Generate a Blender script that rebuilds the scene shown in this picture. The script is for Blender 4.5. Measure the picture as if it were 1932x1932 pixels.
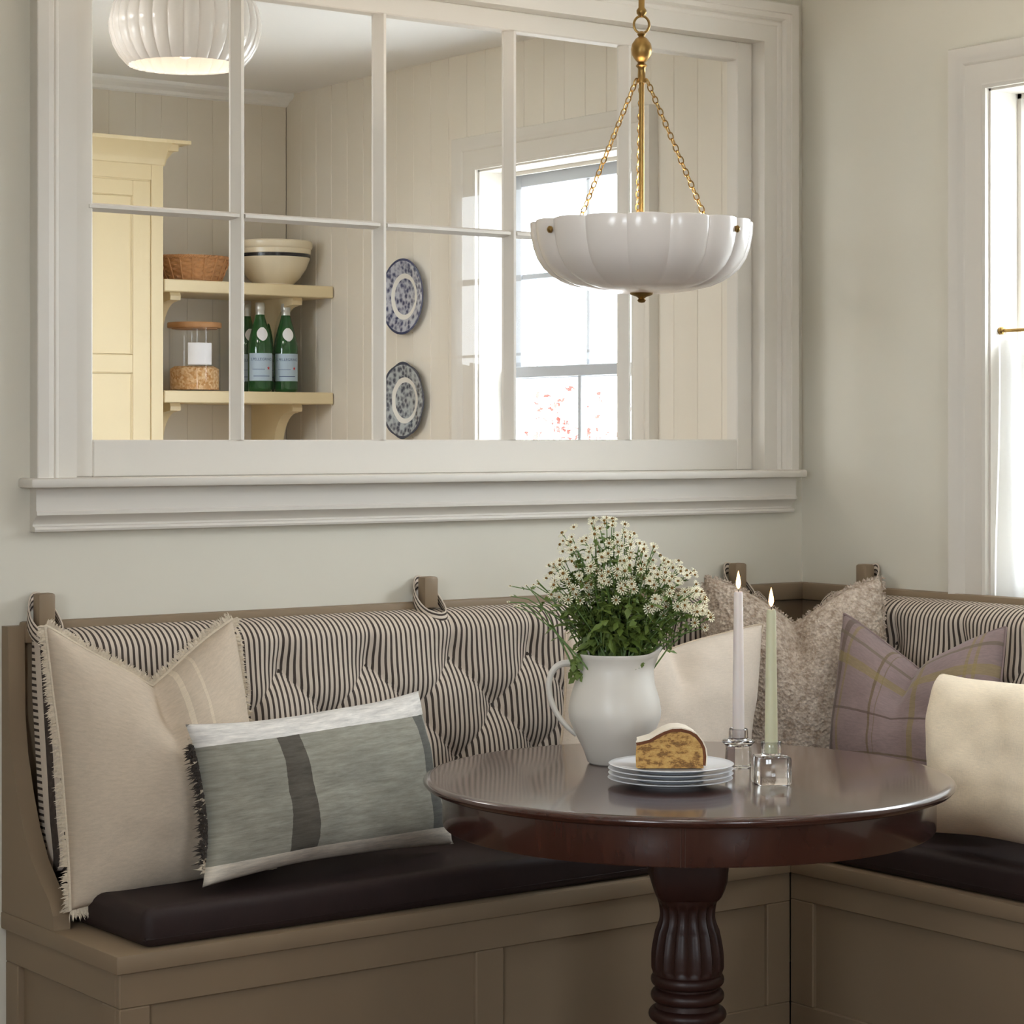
import bpy, bmesh, math, random
from mathutils import Vector, Matrix, noise
R = math.radians
random.seed(7)
S = bpy.context.scene
for o in list(bpy.data.objects):
    bpy.data.objects.remove(o)
COL = S.collection

# ------------------------------------------------------------------ camera
cam_d = bpy.data.cameras.new('camera')
cam_d.sensor_width = 36.0
cam_d.lens = 36.0 * 4350.0 / 1932.0
cam_d.shift_y = -141.0 / 1932.0
cam_d.clip_start = 0.05
cam = bpy.data.objects.new('camera', cam_d)
cam.location = (-4.408, -4.618, 1.434)
cam.rotation_euler = (R(90), 0, R(-36.5))
COL.objects.link(cam)
S.camera = cam

# ------------------------------------------------------------------ sky, daylight, exposure
W = bpy.data.worlds.new('sky')
S.world = W
W.use_nodes = True
bg = W.node_tree.nodes['Background']
bg.inputs['Color'].default_value = (0.84, 0.925, 1.0, 1)
bg.inputs['Strength'].default_value = 12.5

def portal(name, loc, rot, sx, sy):
    d = bpy.data.lights.new(name, 'AREA')
    d.shape = 'RECTANGLE'
    d.size, d.size_y = sx, sy
    d.cycles.is_portal = True
    o = bpy.data.objects.new(name, d)
    o.location = loc
    o.rotation_euler = rot
    COL.objects.link(o)

# openings: (y0, y1, z0, z1) in the right wall, (x0, x1, z0, z1) in the front wall
WIN2 = (-1.80, -0.667, 1.0, 2.318)
WIN3 = (0.712, 1.532, 1.0, 2.318)
FILL_WIN5 = (-4.3, -3.1, 1.15, 2.318)         # added opening in the left wall, lets in light from that side
FILL_WIN6 = (1.1, 1.9, 1.7, 2.318)             # added opening in the far left pantry wall, brightens the pantry
FILL_WIN4 = (-3.9, -2.9, 1.3, 2.318)  # added opening behind the camera for soft frontal daylight
for nm, w in (('portal', WIN2), ('portal', WIN3)):
    portal(nm, (0.19, (w[0] + w[1]) / 2, (w[2] + w[3]) / 2), (0, R(90), 0), w[3] - w[2], w[1] - w[0])
portal('portal', (-5.59, (FILL_WIN5[0] + FILL_WIN5[1]) / 2, (FILL_WIN5[2] + FILL_WIN5[3]) / 2), (0, R(-90), 0), FILL_WIN5[3] - FILL_WIN5[2], FILL_WIN5[1] - FILL_WIN5[0])
portal('portal', (-3.19, (FILL_WIN6[0] + FILL_WIN6[1]) / 2, (FILL_WIN6[2] + FILL_WIN6[3]) / 2), (0, R(-90), 0), FILL_WIN6[3] - FILL_WIN6[2], FILL_WIN6[1] - FILL_WIN6[0])
portal('portal', ((FILL_WIN4[0] + FILL_WIN4[1]) / 2, -6.79, (FILL_WIN4[2] + FILL_WIN4[3]) / 2), (R(90), 0, 0), FILL_WIN4[1] - FILL_WIN4[0], FILL_WIN4[3] - FILL_WIN4[2])

# soft round fill lights added under the room ceiling, no fixtures (all outside the picture)
# and one added on the far side of the pantry to brighten it
for lx, ly, lp in ((-2.3, 1.2, 8.0), (-2.2, -2.0, 3.0), (-1.3, -3.2, 2.5), (-4.2, -2.6, 2.6)):
    d = bpy.data.lights.new('ceiling_fill', 'AREA')
    d.shape = 'DISK'
    d.size = .5
    d.energy = lp
    d.color = (1.0, .97, .93)
    o = bpy.data.objects.new('ceiling_fill', d)
    o.location = (lx, ly, 2.66)
    COL.objects.link(o)

S.view_settings.view_transform = 'Standard'
S.view_settings.look = 'None'
S.view_settings.gamma = 1.0
S.view_settings.use_curve_mapping = False
S.view_settings.exposure = 0.76
S.cycles.max_bounces = 12
S.cycles.diffuse_bounces = 6
S.cycles.transparent_max_bounces = 16
S.cycles.sample_clamp_indirect = 6.0
S.cycles.use_denoising = True

# ------------------------------------------------------------------ materials
def lin(c):
    def f(v):
        v /= 255.0
        return v / 12.92 if v <= 0.04045 else ((v + 0.055) / 1.055) ** 2.4
    return (f(c[0]), f(c[1]), f(c[2]), 1.0)

class NT:
    """small node-tree helper"""
    def __init__(s, name):
        s.m = bpy.data.materials.new(name)
        s.m.use_nodes = True
        s.t = s.m.node_tree
        s.b = s.t.nodes['Principled BSDF']
        s.out = s.t.nodes['Material Output']
    def n(s, typ, **kw):
        x = s.t.nodes.new(typ)
        for k, v in kw.items():
            setattr(x, k, v)
        return x
    def l(s, a, b):
        s.t.links.new(a, b)
    def val(s, sock, v):
        if hasattr(v, 'is_linked') or hasattr(v, 'node'):
            s.l(v, sock)
        else:
            sock.default_value = v
    def math(s, op, a, b=0.0, c=0.0):
        x = s.n('ShaderNodeMath', operation=op)
        s.val(x.inputs[0], a)
        s.val(x.inputs[1], b)
        s.val(x.inputs[2], c)
        return x.outputs[0]
    def mix(s, f, a, b):
        x = s.n('ShaderNodeMix', data_type='RGBA')
        s.val(x.inputs[0], f)
        s.val(x.inputs[6], a)
        s.val(x.inputs[7], b)
        return x.outputs[2]
    def coord(s, which='Object'):
        return s.n('ShaderNodeTexCoord').outputs[which]
    def sep(s, v):
        x = s.n('ShaderNodeSeparateXYZ')
        s.l(v, x.inputs[0])
        return x.outputs
    def map(s, v, sc):
        x = s.n('ShaderNodeMapping')
        s.l(v, x.inputs[0])
        x.inputs['Scale'].default_value = sc
        return x.outputs[0]
    def noise(s, v, scale, detail=2.0, rough=0.5):
        x = s.n('ShaderNodeTexNoise')
        s.l(v, x.inputs['Vector'])
        x.inputs['Scale'].default_value = scale
        x.inputs['Detail'].default_value = detail
        x.inputs['Roughness'].default_value = rough
        return x.outputs[0]
    def ramp(s, f, stops):
        x = s.n('ShaderNodeValToRGB')
        s.val(x.inputs[0], f)
        e = x.color_ramp.elements
        while len(e) < len(stops):
            e.new(0.5)
        for i, (p, c) in enumerate(stops):
            e[i].position = p
            e[i].color = c
        return x.outputs[0]
    def bump(s, h, strength, dist=0.002):
        x = s.n('ShaderNodeBump')
        x.inputs['Strength'].default_value = strength
        x.inputs['Distance'].default_value = dist
        s.l(h, x.inputs['Height'])
        s.l(x.outputs[0], s.b.inputs['Normal'])

def plain(name, c, rough=0.5, metal=0.0, var=0.06, nscale=30.0, bump=0.0, spec=0.5):
    m = NT(name)
    b = m.b
    b.inputs['Roughness'].default_value = rough
    b.inputs['Metallic'].default_value = metal
    b.inputs['Specular IOR Level'].default_value = spec
    f = m.noise(m.coord(), nscale, 3)
    a = lin(c)
    hi = tuple(min(1, v * (1 + var)) for v in a[:3]) + (1,)
    lo = tuple(v * (1 - var) for v in a[:3]) + (1,)
    m.l(m.mix(f, lo, hi), b.inputs['Base Color'])
    if bump:
        m.bump(f, bump)
    return m.m

def fabric(name, c, var=0.10, weave=900.0, bump=0.35, rough=0.95, slub=0.12):
    """woven cloth: colour flecks along warp and weft plus a fine weave bump"""
    m = NT(name)
    b = m.b
    b.inputs['Roughness'].default_value = rough
    b.inputs['Specular IOR Level'].default_value = 0.15
    co = m.coord()
    n1 = m.noise(m.map(co, (1, 1, 14)), 60, 3)
    n2 = m.noise(m.map(co, (14, 14, 1)), 60, 3)
    n3 = m.noise(co, 9, 3)
    f = m.math('ADD', m.math('MULTIPLY', n1, 0.5), m.math('MULTIPLY', n2, 0.5))
    a = lin(c)
    lo = tuple(v * (1 - slub - var) for v in a[:3]) + (1,)
    hi = tuple(min(1, v * (1 + slub)) for v in a[:3]) + (1,)
    f = m.ramp(f, [(0.3, (0, 0, 0, 1)), (0.7, (1, 1, 1, 1))])
    colr = m.mix(f, lo, hi)
    x = m.mix(m.math('MULTIPLY', n3, 0.25), colr, lo)
    m.l(x, b.inputs['Base Color'])
    m.bump(m.noise(co, weave, 2), bump, 0.001)
    b.inputs['Sheen Weight'].default_value = 0.15
    return m.m

def uvpattern(name, base, layers, rough=0.95, fleck=0.25, flscale=70.0):
    """cloth with bands laid out in UV: layers = (axis, a, b, colour, mix)"""
    m = NT(name)
    b = m.b
    b.inputs['Roughness'].default_value = rough
    b.inputs['Specular IOR Level'].default_value = 0.15
    b.inputs['Sheen Weight'].default_value = 0.1
    uv = m.coord('UV')
    s = m.sep(uv)
    wob = m.math('MULTIPLY', m.math('SUBTRACT', m.noise(uv, 25, 2), 0.5), 0.006)
    colr = lin(base)
    for ax, a0, a1, c, k in layers:
        w = m.math('ADD', s[ax], wob)
        f = m.math('MULTIPLY', m.math('GREATER_THAN', w, a0), m.math('LESS_THAN', w, a1))
        colr = m.mix(m.math('MULTIPLY', f, k), colr, lin(c))
    n1 = m.noise(m.map(uv, (1, 4, 1)), flscale, 4, .7)
    n2 = m.noise(m.map(uv, (.35, 1.3, 1)), flscale, 3)
    f = m.ramp(m.math('MULTIPLY', m.math('ADD', n1, n2), 0.5), [(0.32, (0, 0, 0, 1)), (0.68, (1, 1, 1, 1))])
    mul = m.n('ShaderNodeMix', data_type='RGBA', blend_type='MULTIPLY')
    mul.inputs[0].default_value = 1.0
    m.val(mul.inputs[6], colr)
    g = 1 - fleck
    m.l(m.mix(f, (g, g, g, 1), (1.08, 1.08, 1.08, 1)), mul.inputs[7])
    m.l(mul.outputs[2], b.inputs['Base Color'])
    m.bump(m.noise(m.coord(), 800, 2), 0.3, 0.001)
    return m.m

def glass(name, c=(1, 1, 1, 1), rough=0.0, ior=1.5):
    m = NT(name)
    m.b.inputs['Base Color'].default_value = c
    m.b.inputs['Roughness'].default_value = rough
    m.b.inputs['IOR'].default_value = ior
    m.b.inputs['Transmission Weight'].default_value = 1.0
    return m.m

def pane_glass(name):
    """thin window glass: lets light straight through, mirrors by Fresnel"""
    m = NT(name)
    tr = m.n('ShaderNodeBsdfTransparent')
    gl = m.n('ShaderNodeBsdfGlossy')
    gl.inputs['Roughness'].default_value = 0.0
    fr = m.n('ShaderNodeFresnel')
    fr.inputs['IOR'].default_value = 1.35
    mx = m.n('ShaderNodeMixShader')
    # the far face of a pane sends light out, it does not mirror a second time
    ge = m.n('ShaderNodeNewGeometry')
    m.l(m.math('MULTIPLY', fr.outputs[0], m.math('SUBTRACT', 1.0, ge.outputs['Backfacing'])), mx.inputs[0])
    m.l(tr.outputs[0], mx.inputs[1])
    m.l(gl.outputs[0], mx.inputs[2])
    m.l(mx.outputs[0], m.out.inputs[0])
    return m.m

def sheer(name, c, trans):
    m = NT(name)
    df = m.n('ShaderNodeBsdfDiffuse')
    tl = m.n('ShaderNodeBsdfTranslucent')
    df.inputs[0].default_value = lin(c)
    tl.inputs[0].default_value = lin(c)
    mx = m.n('ShaderNodeMixShader')
    mx.inputs[0].default_value = trans
    m.l(df.outputs[0], mx.inputs[1])
    m.l(tl.outputs[0], mx.inputs[2])
    m.l(mx.outputs[0], m.out.inputs[0])
    return m.m

def emit(name, c, k):
    m = NT(name)
    e = m.n('ShaderNodeEmission')
    e.inputs[0].default_value = c
    e.inputs[1].default_value = k
    m.l(e.outputs[0], m.out.inputs[0])
    return m.m

M = {}
M['wall'] = plain('wall_paint', (213, 208, 194), 0.75, var=0.015, nscale=6, spec=0.25)
M['trim'] = plain('trim_paint', (212, 206, 196), 0.55, var=0.012, nscale=8, spec=0.4)
M['boards'] = plain('board_paint', (220, 212, 198), 0.5, var=0.012, nscale=8, spec=0.35)
M['sash'] = plain('sash_backlit_grey', (178, 182, 188), 0.45, var=0.01, nscale=8)  # greyed to put the backlit shade of the sashes into the colour
M['ceiling'] = plain('ceiling_paint', (240, 239, 237), 0.85, var=0.01, nscale=5, spec=0.2)
M['bench'] = plain('taupe_paint', (136, 117, 94), 0.5, var=0.03, nscale=12, spec=0.35)
M['yellow'] = plain('cream_yellow_paint', (224, 206, 166), 0.45, var=0.02, nscale=9, spec=0.4)
M['brass'] = plain('aged_brass', (146, 117, 68), 0.36, metal=1.0, var=0.15, nscale=60)
M['pane'] = pane_glass('pane_glass')
M['crystal'] = glass('clear_crystal', (1, 1, 1, 1), 0.0, 1.52)
M['jar'] = pane_glass('jar_glass')
M['ceramic'] = plain('white_glaze', (224, 219, 210), 0.34, var=0.02, nscale=10)
M['plate'] = plain('plate_glaze', (226, 228, 232), 0.15, var=0.02, nscale=10)
M['seat'] = plain('dark_brown_leather', (42, 29, 28), 0.6, var=0.18, nscale=25, bump=0.05, spec=0.35)
M['linen'] = fabric('oatmeal_linen', (206, 188, 166))
M['fringe'] = fabric('linen_fringe', (216, 202, 180))
M['white_linen'] = fabric('white_linen', (222, 208, 192), slub=0.06)
M['cream'] = fabric('cream_weave', (246, 230, 204), slub=0.08)
M['darkthread'] = fabric('charcoal_thread', (70, 62, 56))
M['candle_white'] = plain('white_wax', (236, 226, 222), 0.4, var=0.01)
M['candle_sage'] = plain('pale_sage_wax', (206, 204, 172), 0.4, var=0.01)
for k in ('candle_white', 'candle_sage'):
    bb = M[k].node_tree.nodes['Principled BSDF']
    bb.inputs['Subsurface Weight'].default_value = 0.3
    bb.inputs['Subsurface Radius'].default_value = (0.01, 0.008, 0.006)
M['flame'] = emit('candle_flame', (1.0, 0.55, 0.2, 1), 5.5)
M['wick'] = plain('burnt_wick', (30, 24, 20), 0.9)
M['leaf'] = plain('leaf_green', (98, 118, 50), 0.5, var=0.35, nscale=40)
M['stem'] = plain('stem_green', (96, 124, 62), 0.55, var=0.2)
M['petal'] = plain('petal_cream', (246, 242, 214), 0.7, var=0.05)
M['disc'] = plain('flower_centre', (128, 92, 30), 0.8, var=0.3, nscale=300)
M['opal'] = None
M['dark'] = plain('dark_line_glaze', (22, 20, 26), 0.2, var=0.02)
M['bowl'] = plain('cream_stoneware', (228, 216, 190), 0.25, var=0.03, nscale=8)
M['oak'] = plain('light_wood', (176, 128, 82), 0.5, var=0.15, nscale=30)
M['label'] = plain('paper_label', (236, 236, 240), 0.6, var=0.01)
M['bluelabel'] = plain('pale_blue_label', (176, 196, 214), 0.5, var=0.02)
M['ink'] = plain('blue_ink', (40, 58, 120), 0.6)
M['red'] = plain('red_ink', (196, 40, 48), 0.6)
M['silver'] = plain('silver_foil', (206, 206, 200), 0.35, metal=0.6, var=0.05)
M['curtain'] = sheer('sheer_cotton', (226, 224, 219), 0.15)
M['ground'] = plain('pale_paving', (190, 188, 182), 0.9, var=0.1, nscale=3)
M['redleaf'] = plain('red_leaves', (134, 66, 58), 0.7, var=0.2)
M['twig'] = plain('grey_bark', (150, 138, 130), 0.8, var=0.2)

# milk glass of the two lamps
m = NT('milk_glass')
m.b.inputs['Base Color'].default_value = lin((232, 226, 220))
m.b.inputs['Roughness'].default_value = 0.18
tl = m.n('ShaderNodeBsdfTranslucent')
tl.inputs[0].default_value = lin((236, 230, 226))
mx = m.n('ShaderNodeMixShader')
mx.inputs[0].default_value = 0.03
m.l(m.b.outputs[0], mx.inputs[1])
m.l(tl.outputs[0], mx.inputs[2])
m.l(mx.outputs[0], m.out.inputs[0])
M['opal'] = m.m

# green bottle glass
m = NT('green_bottle_glass')
m.b.inputs['Base Color'].default_value = (0.012, 0.11, 0.02, 1)
m.b.inputs['Roughness'].default_value = 0.06
m.b.inputs['Transmission Weight'].default_value = 0.35
M['bottle'] = m.m

# polished mahogany
m = NT('dark_mahogany')
co = m.coord()
g = m.noise(m.map(co, (.6, 6, 1)), 7, 3, 0.5)
m.l(m.mix(g, lin((46, 23, 19)), lin((76, 44, 35))), m.b.inputs['Base Color'])
m.b.inputs['Roughness'].default_value = 0.24
m.b.inputs['Coat Weight'].default_value = 0.7
m.b.inputs['Coat Roughness'].default_value = 0.10
M['mahogany'] = m.m

M['mahogany_base'] = plain('dark_mahogany_base', (50, 27, 22), 0.42, var=.15, nscale=25, spec=.4)

# plank floor
m = NT('oak_floor')
br = m.n('ShaderNodeTexBrick')
m.l(m.coord(), br.inputs['Vector'])
br.inputs['Color1'].default_value = lin((112, 76, 50))
br.inputs['Color2'].default_value = lin((98, 66, 42))
br.inputs['Mortar'].default_value = lin((40, 30, 22))
br.inputs['Scale'].default_value = 1.0
br.inputs['Brick Width'].default_value = 1.4
br.inputs['Row Height'].default_value = 0.11
br.inputs['Mortar Size'].default_value = 0.002
m.l(br.outputs[0], m.b.inputs['Base Color'])
m.b.inputs['Roughness'].default_value = 0.4
M['floor'] = m.m

# ticking stripe: stripes along UV x (in metres)
def ticking(name, pitch=0.0136):
    m = NT(name)
    uv = m.coord('UV')
    u = m.sep(uv)[0]
    w = m.math('FRACT', m.math('DIVIDE', u, pitch))
    # one dark bar of 0.42 and a hair line either side of it
    f = m.math('LESS_THAN', m.math('ABSOLUTE', m.math('SUBTRACT', w, 0.5)), 0.21)
    c = m.mix(f, lin((214, 200, 184)), lin((58, 49, 46)))
    n = m.noise(m.map(uv, (1, 0.15, 1)), 420, 2)
    c2 = m.mix(m.math('MULTIPLY', n, 0.25), c, lin((150, 138, 126)))
    m.l(c2, m.b.inputs['Base Color'])
    m.b.inputs['Roughness'].default_value = 0.95
    m.b.inputs['Specular IOR Level'].default_value = 0.1
    m.bump(m.noise(m.coord(), 900, 2), 0.25, 0.001)
    return m.m
M['ticking'] = ticking('ticking_stripe')

# grey-green lumbar cloth, plaid cloth, oatmeal cloth with a pulled band, bouclé
M['lumbar'] = uvpattern('grey_green_banded_cloth', (162, 159, 146), [
    (0, .26, .355, (100, 95, 86), 1.0), (0, .86, .945, (104, 104, 98), 1.0),
    (1, -1, .115, (232, 222, 206), 1.0), (1, .845, 2, (242, 238, 232), 1.0)], fleck=.42, flscale=22)
M['oat_band'] = uvpattern('oatmeal_cloth_with_band', (202, 186, 166), [
    (0, .60, .625, (224, 210, 188), .8), (0, .70, .715, (222, 208, 186), .7)], fleck=.14)
M['plaid'] = uvpattern('taupe_plaid_wool', (140, 122, 120), [
    (0, .06, .10, (104, 88, 78), .8), (0, .13, .15, (138, 122, 78), .6), (0, .36, .375, (112, 96, 70), .8), (0, .40, .405, (112, 96, 70), .6),
    (0, .60, .63, (138, 122, 74), .6), (0, .86, .875, (138, 122, 78), .6), (0, .90, .915, (138, 122, 78), .6),
    (1, .12, .14, (100, 84, 66), .8), (1, .20, .22, (104, 90, 66), .8), (1, .25, .26, (104, 90, 66), .7), (1, .48, .495, (100, 84, 74), .8),
    (1, .74, .80, (142, 126, 78), .6), (1, .90, .92, (110, 98, 80), .7)], fleck=.2)
m = NT('boucle')
co = m.coord()
v = m.n('ShaderNodeTexVoronoi')
m.l(co, v.inputs['Vector'])
v.inputs['Scale'].default_value = 120
n = m.noise(co, 60, 4, .7)
m.l(m.mix(m.ramp(n, [(.35, (0, 0, 0, 1)), (.65, (1, 1, 1, 1))]), lin((166, 146, 128)), lin((218, 204, 188))), m.b.inputs['Base Color'])
m.b.inputs['Roughness'].default_value = 1.0
m.b.inputs['Specular IOR Level'].default_value = 0.05
m.bump(m.math('ADD', v.outputs[0], n), 0.9, 0.006)
M['boucle'] = m.m

# cake crumb, wicker, blue and white transferware, cereal
m = NT('cake_crumb')
co = m.coord()
n = m.noise(m.map(co, (1, 1, 2.0)), 34, 5, .72)
n2 = m.noise(co, 240, 3)
c = m.ramp(n, [(.36, lin((200, 166, 104))), (.50, lin((180, 136, 76))), (.56, lin((104, 58, 28))), (.66, lin((64, 32, 18)))])
m.l(m.mix(m.math('MULTIPLY', n2, .4), c, lin((222, 184, 112))), m.b.inputs['Base Color'])
m.b.inputs['Roughness'].default_value = .9
m.bump(n2, .8, .002)
M['crumb'] = m.m
M['crust'] = plain('cake_crust', (108, 62, 32), .8, var=.25, nscale=150, bump=.5)
M['icing'] = plain('sugar_glaze', (238, 226, 208), .6, var=.05, nscale=120, bump=.4)
M['wicker'] = plain('woven_reed', (182, 130, 82), .7, var=.3, nscale=80)
m = NT('dry_oats')
v = m.n('ShaderNodeTexVoronoi')
m.l(m.coord(), v.inputs['Vector'])
v.inputs['Scale'].default_value = 130
m.l(m.mix(m.sep(v.outputs['Color'])[0], lin((196, 140, 78)), lin((232, 200, 156))), m.b.inputs['Base Color'])
m.b.inputs['Roughness'].default_value = .9
m.bump(v.outputs[0], .8, .003)
M['oats'] = m.m

def transfer(name, dark, light, seed):
    m = NT(name)
    co = m.coord()
    s = m.sep(co)
    r = m.math('SQRT', m.math('ADD', m.math('MULTIPLY', s[0], s[0]), m.math('MULTIPLY', s[1], s[1])))
    mp = m.n('ShaderNodeMapping')
    m.l(co, mp.inputs[0])
    mp.inputs['Location'].default_value = (seed, seed * 2, 0)
    n = m.noise(mp.outputs[0], 62, 3, .7)
    vor = m.n('ShaderNodeTexVoronoi')
    m.l(mp.outputs[0], vor.inputs['Vector'])
    vor.inputs['Scale'].default_value = 55
    pat = m.ramp(m.math('MULTIPLY', m.math('ADD', n, vor.outputs[0]), .5), [(.36, (0, 0, 0, 1)), (.60, (1, 1, 1, 1))])
    base = m.mix(pat, lin(dark), lin(light))
    # white band between the border and the centre scene, dark edge line
    w = m.math('MULTIPLY', m.math('GREATER_THAN', r, .062), m.math('LESS_THAN', r, .079))
    c = m.mix(w, base, lin((222, 220, 214)))
    c = m.mix(m.math('GREATER_THAN', r, .122), c, lin(dark))
    m.l(c, m.b.inputs['Base Color'])
    m.b.inputs['Roughness'].default_value = .15
    return m.m
M['blue_ware'] = transfer('blue_transferware', (58, 64, 94), (176, 178, 190), 3.1)
M['grey_ware'] = transfer('slate_transferware', (62, 66, 80), (168, 174, 178), 8.4)

# ------------------------------------------------------------------ mesh helpers
class MB:
    def __init__(s):
        s.v, s.f, s.mi, s.uv = [], [], [], {}
    def add(s, vs, fs, mi=0, uvs=None):
        o = len(s.v)
        s.v += [tuple(p) for p in vs]
        for f in fs:
            s.f.append([i + o for i in f])
            s.mi.append(mi)
        if uvs:
            for i, u in enumerate(uvs):
                s.uv[o + i] = u
        return s
    def box(s, x0, x1, y0, y1, z0, z1, bev=0.0, mi=0, seg=1):
        bm = bmesh.new()
        bmesh.ops.create_cube(bm, size=1)
        for v in bm.verts:
            v.co = Vector(((x0 + x1) / 2 + v.co.x * abs(x1 - x0), (y0 + y1) / 2 + v.co.y * abs(y1 - y0), (z0 + z1) / 2 + v.co.z * abs(z1 - z0)))
        if bev > 0:
            b = min(bev, abs(x1 - x0) * .45, abs(y1 - y0) * .45, abs(z1 - z0) * .45)
            bmesh.ops.bevel(bm, geom=bm.edges[:], offset=b, segments=seg, affect='EDGES', profile=.5)
        bm.verts.index_update()
        s.add([v.co[:] for v in bm.verts], [[v.index for v in f.verts] for f in bm.faces], mi)
        bm.free()
        return s
    def prism(s, poly, to3, a0, a1, mi=0):
        n = len(poly)
        vs = [to3(p[0], p[1], a0) for p in poly] + [to3(p[0], p[1], a1) for p in poly]
        fs = [[i, (i + 1) % n, n + (i + 1) % n, n + i] for i in range(n)]
        fs += [list(range(n))[::-1], list(range(n, 2 * n))]
        return s.add(vs, fs, mi)
    def lathe(s, prof, seg=48, c=(0, 0, 0), rf=None, mi=0):
        """revolve (r, z) about the local z axis; rf(angle, r, z) may reshape r"""
        vs, fs, rings = [], [], []
        for r, z in prof:
            if r < 1e-6:
                rings.append([len(vs)])
                vs.append((c[0], c[1], c[2] + z))
            else:
                ring = []
                for k in range(seg):
                    a = 2 * math.pi * k / seg
                    q = rf(a, r, z) if rf else r
                    dz = 0
                    if isinstance(q, tuple):
                        q, dz = q
                    ring.append(len(vs))
                    vs.append((c[0] + q * math.cos(a), c[1] + q * math.sin(a), c[2] + z + dz))
                rings.append(ring)
        for A, B in zip(rings, rings[1:]):
            if len(A) == 1 and len(B) == 1:
                continue
            for k in range(seg):
                j = (k + 1) % seg
                if len(A) == 1:
                    fs.append([A[0], B[j], B[k]])
                elif len(B) == 1:
                    fs.append([A[k], A[j], B[0]])
                else:
                    fs.append([A[k], A[j], B[j], B[k]])
        return s.add(vs, fs, mi)
    def tube(s, pts, rad, seg=8, closed=False, mi=0, flat=None):
        P = [Vector(p) for p in pts]
        n = len(P)
        rr = rad if isinstance(rad, (list, tuple)) else [rad] * n
        vs, fs = [], []
        up = Vector((0, 0, 1))
        prev = None
        for i in range(n):
            if closed:
                t = (P[(i + 1) % n] - P[i - 1])
            else:
                t = P[min(i + 1, n - 1)] - P[max(i - 1, 0)]
            t.normalize()
            if prev is None:
                a = t.orthogonal().normalized() if abs(t.z) > .9 else t.cross(up).normalized()
            else:
                a = (prev - t * prev.dot(t)).normalized()
            prev = a
            b = t.cross(a)
            for k in range(seg):
                w = 2 * math.pi * k / seg
                q = a * math.cos(w) * rr[i] + b * math.sin(w) * rr[i]
                if flat:
                    q = a * math.cos(w) * rr[i] * flat[0] + b * math.sin(w) * rr[i] * flat[1]
                vs.append(P[i] + q)
        m_ = n if closed else n - 1
        for i in range(m_):
            for k in range(seg):
                j = (k + 1) % seg
                i2 = (i + 1) % n
                fs.append([i * seg + k, i * seg + j, i2 * seg + j, i2 * seg + k])
        if not closed:
            fs.append(list(range(seg))[::-1])
            fs.append([(n - 1) * seg + k for k in range(seg)])
        return s.add(vs, fs, mi)
    def sphere(s, c, r, seg=16, rings=10, sc=(1, 1, 1), mi=0):
        prof = [(r * math.sin(math.pi * i / rings), -r * math.cos(math.pi * i / rings)) for i in range(rings + 1)]
        prof[0] = (0, -r)
        prof[-1] = (0, r)
        o = len(s.v)
        s.lathe(prof, seg, (0, 0, 0), mi=mi)
        for i in range(o, len(s.v)):
            p = s.v[i]
            s.v[i] = (c[0] + p[0] * sc[0], c[1] + p[1] * sc[1], c[2] + p[2] * sc[2])
        return s
    def sweep(s, prof, path, to3, mi=0, ends=True):
        """mitred moulding: prof (u outward, v proud) along an open 2-d path; outward is left of travel"""
        n = len(path)
        nor = []
        for i in range(n - 1):
            d = Vector((path[i + 1][0] - path[i][0], path[i + 1][1] - path[i][1])).normalized()
            nor.append(Vector((-d.y, d.x)))
        vs, k = [], len(prof)
        for i in range(n):
            if i == 0:
                mm = nor[0]
            elif i == n - 1:
                mm = nor[-1]
            else:
                mm = (nor[i - 1] + nor[i]) / (1 + nor[i - 1].dot(nor[i]))
            for u, v in prof:
                vs.append(to3(path[i][0] + mm.x * u, path[i][1] + mm.y * u, v))
        fs = []
        for i in range(n - 1):
            for j in range(k):
                j2 = (j + 1) % k
                fs.append([i * k + j, i * k + j2, (i + 1) * k + j2, (i + 1) * k + j])
        if ends:
            fs += [list(range(k)), [(n - 1) * k + j for j in range(k)][::-1]]
        return s.add(vs, fs, mi)
    def xf(s, mat):
        s.v = [tuple(mat @ Vector(p)) for p in s.v]
        return s
    def mesh(s, name, mats, smooth=True, ang=35, fix=True):
        me = bpy.data.meshes.new(name)
        me.from_pydata(s.v, [], s.f)
        if not isinstance(mats, (list, tuple)):
            mats = [mats]
        for mm in mats:
            me.materials.append(mm)
        if any(s.mi):
            me.polygons.foreach_set('material_index', s.mi)
        if s.uv:
            ul = me.uv_layers.new(name='uv')
            for lp in me.loops:
                ul.data[lp.index].uv = s.uv.get(lp.vertex_index, (0, 0))
        if fix:
            bm = bmesh.new()
            bm.from_mesh(me)
            bmesh.ops.recalc_face_normals(bm, faces=bm.faces)
            bm.to_mesh(me)
            bm.free()
        if smooth:
            me.shade_smooth()
            me.set_sharp_from_angle(angle=R(ang))
        me.update()
        return me
    def build(s, name, mats, parent=None, smooth=True, ang=35, fix=True, loc=None):
        o = bpy.data.objects.new(name, s.mesh(name, mats, smooth, ang, fix))
        COL.objects.link(o)
        if parent:
            o.parent = parent
        if loc:
            o.location = loc
        return o

def tag(o, label=None, cat=None, group=None, kind=None):
    if label: o['label'] = label
    if cat: o['category'] = cat
    if group: o['group'] = group
    if kind: o['kind'] = kind
    return o

def thing(name, loc=(0, 0, 0), rot=(0, 0, 0), label=None, cat=None, group=None, kind=None):
    o = bpy.data.objects.new(name, None)
    o.location = loc
    o.rotation_euler = rot
    o.empty_display_size = .1
    COL.objects.link(o)
    return tag(o, label, cat, group, kind)

def copy_tree(o, parent=None):
    c = o.copy()
    COL.objects.link(c)
    c.parent = parent
    for ch in o.children:
        copy_tree(ch, c)
    return c

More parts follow.
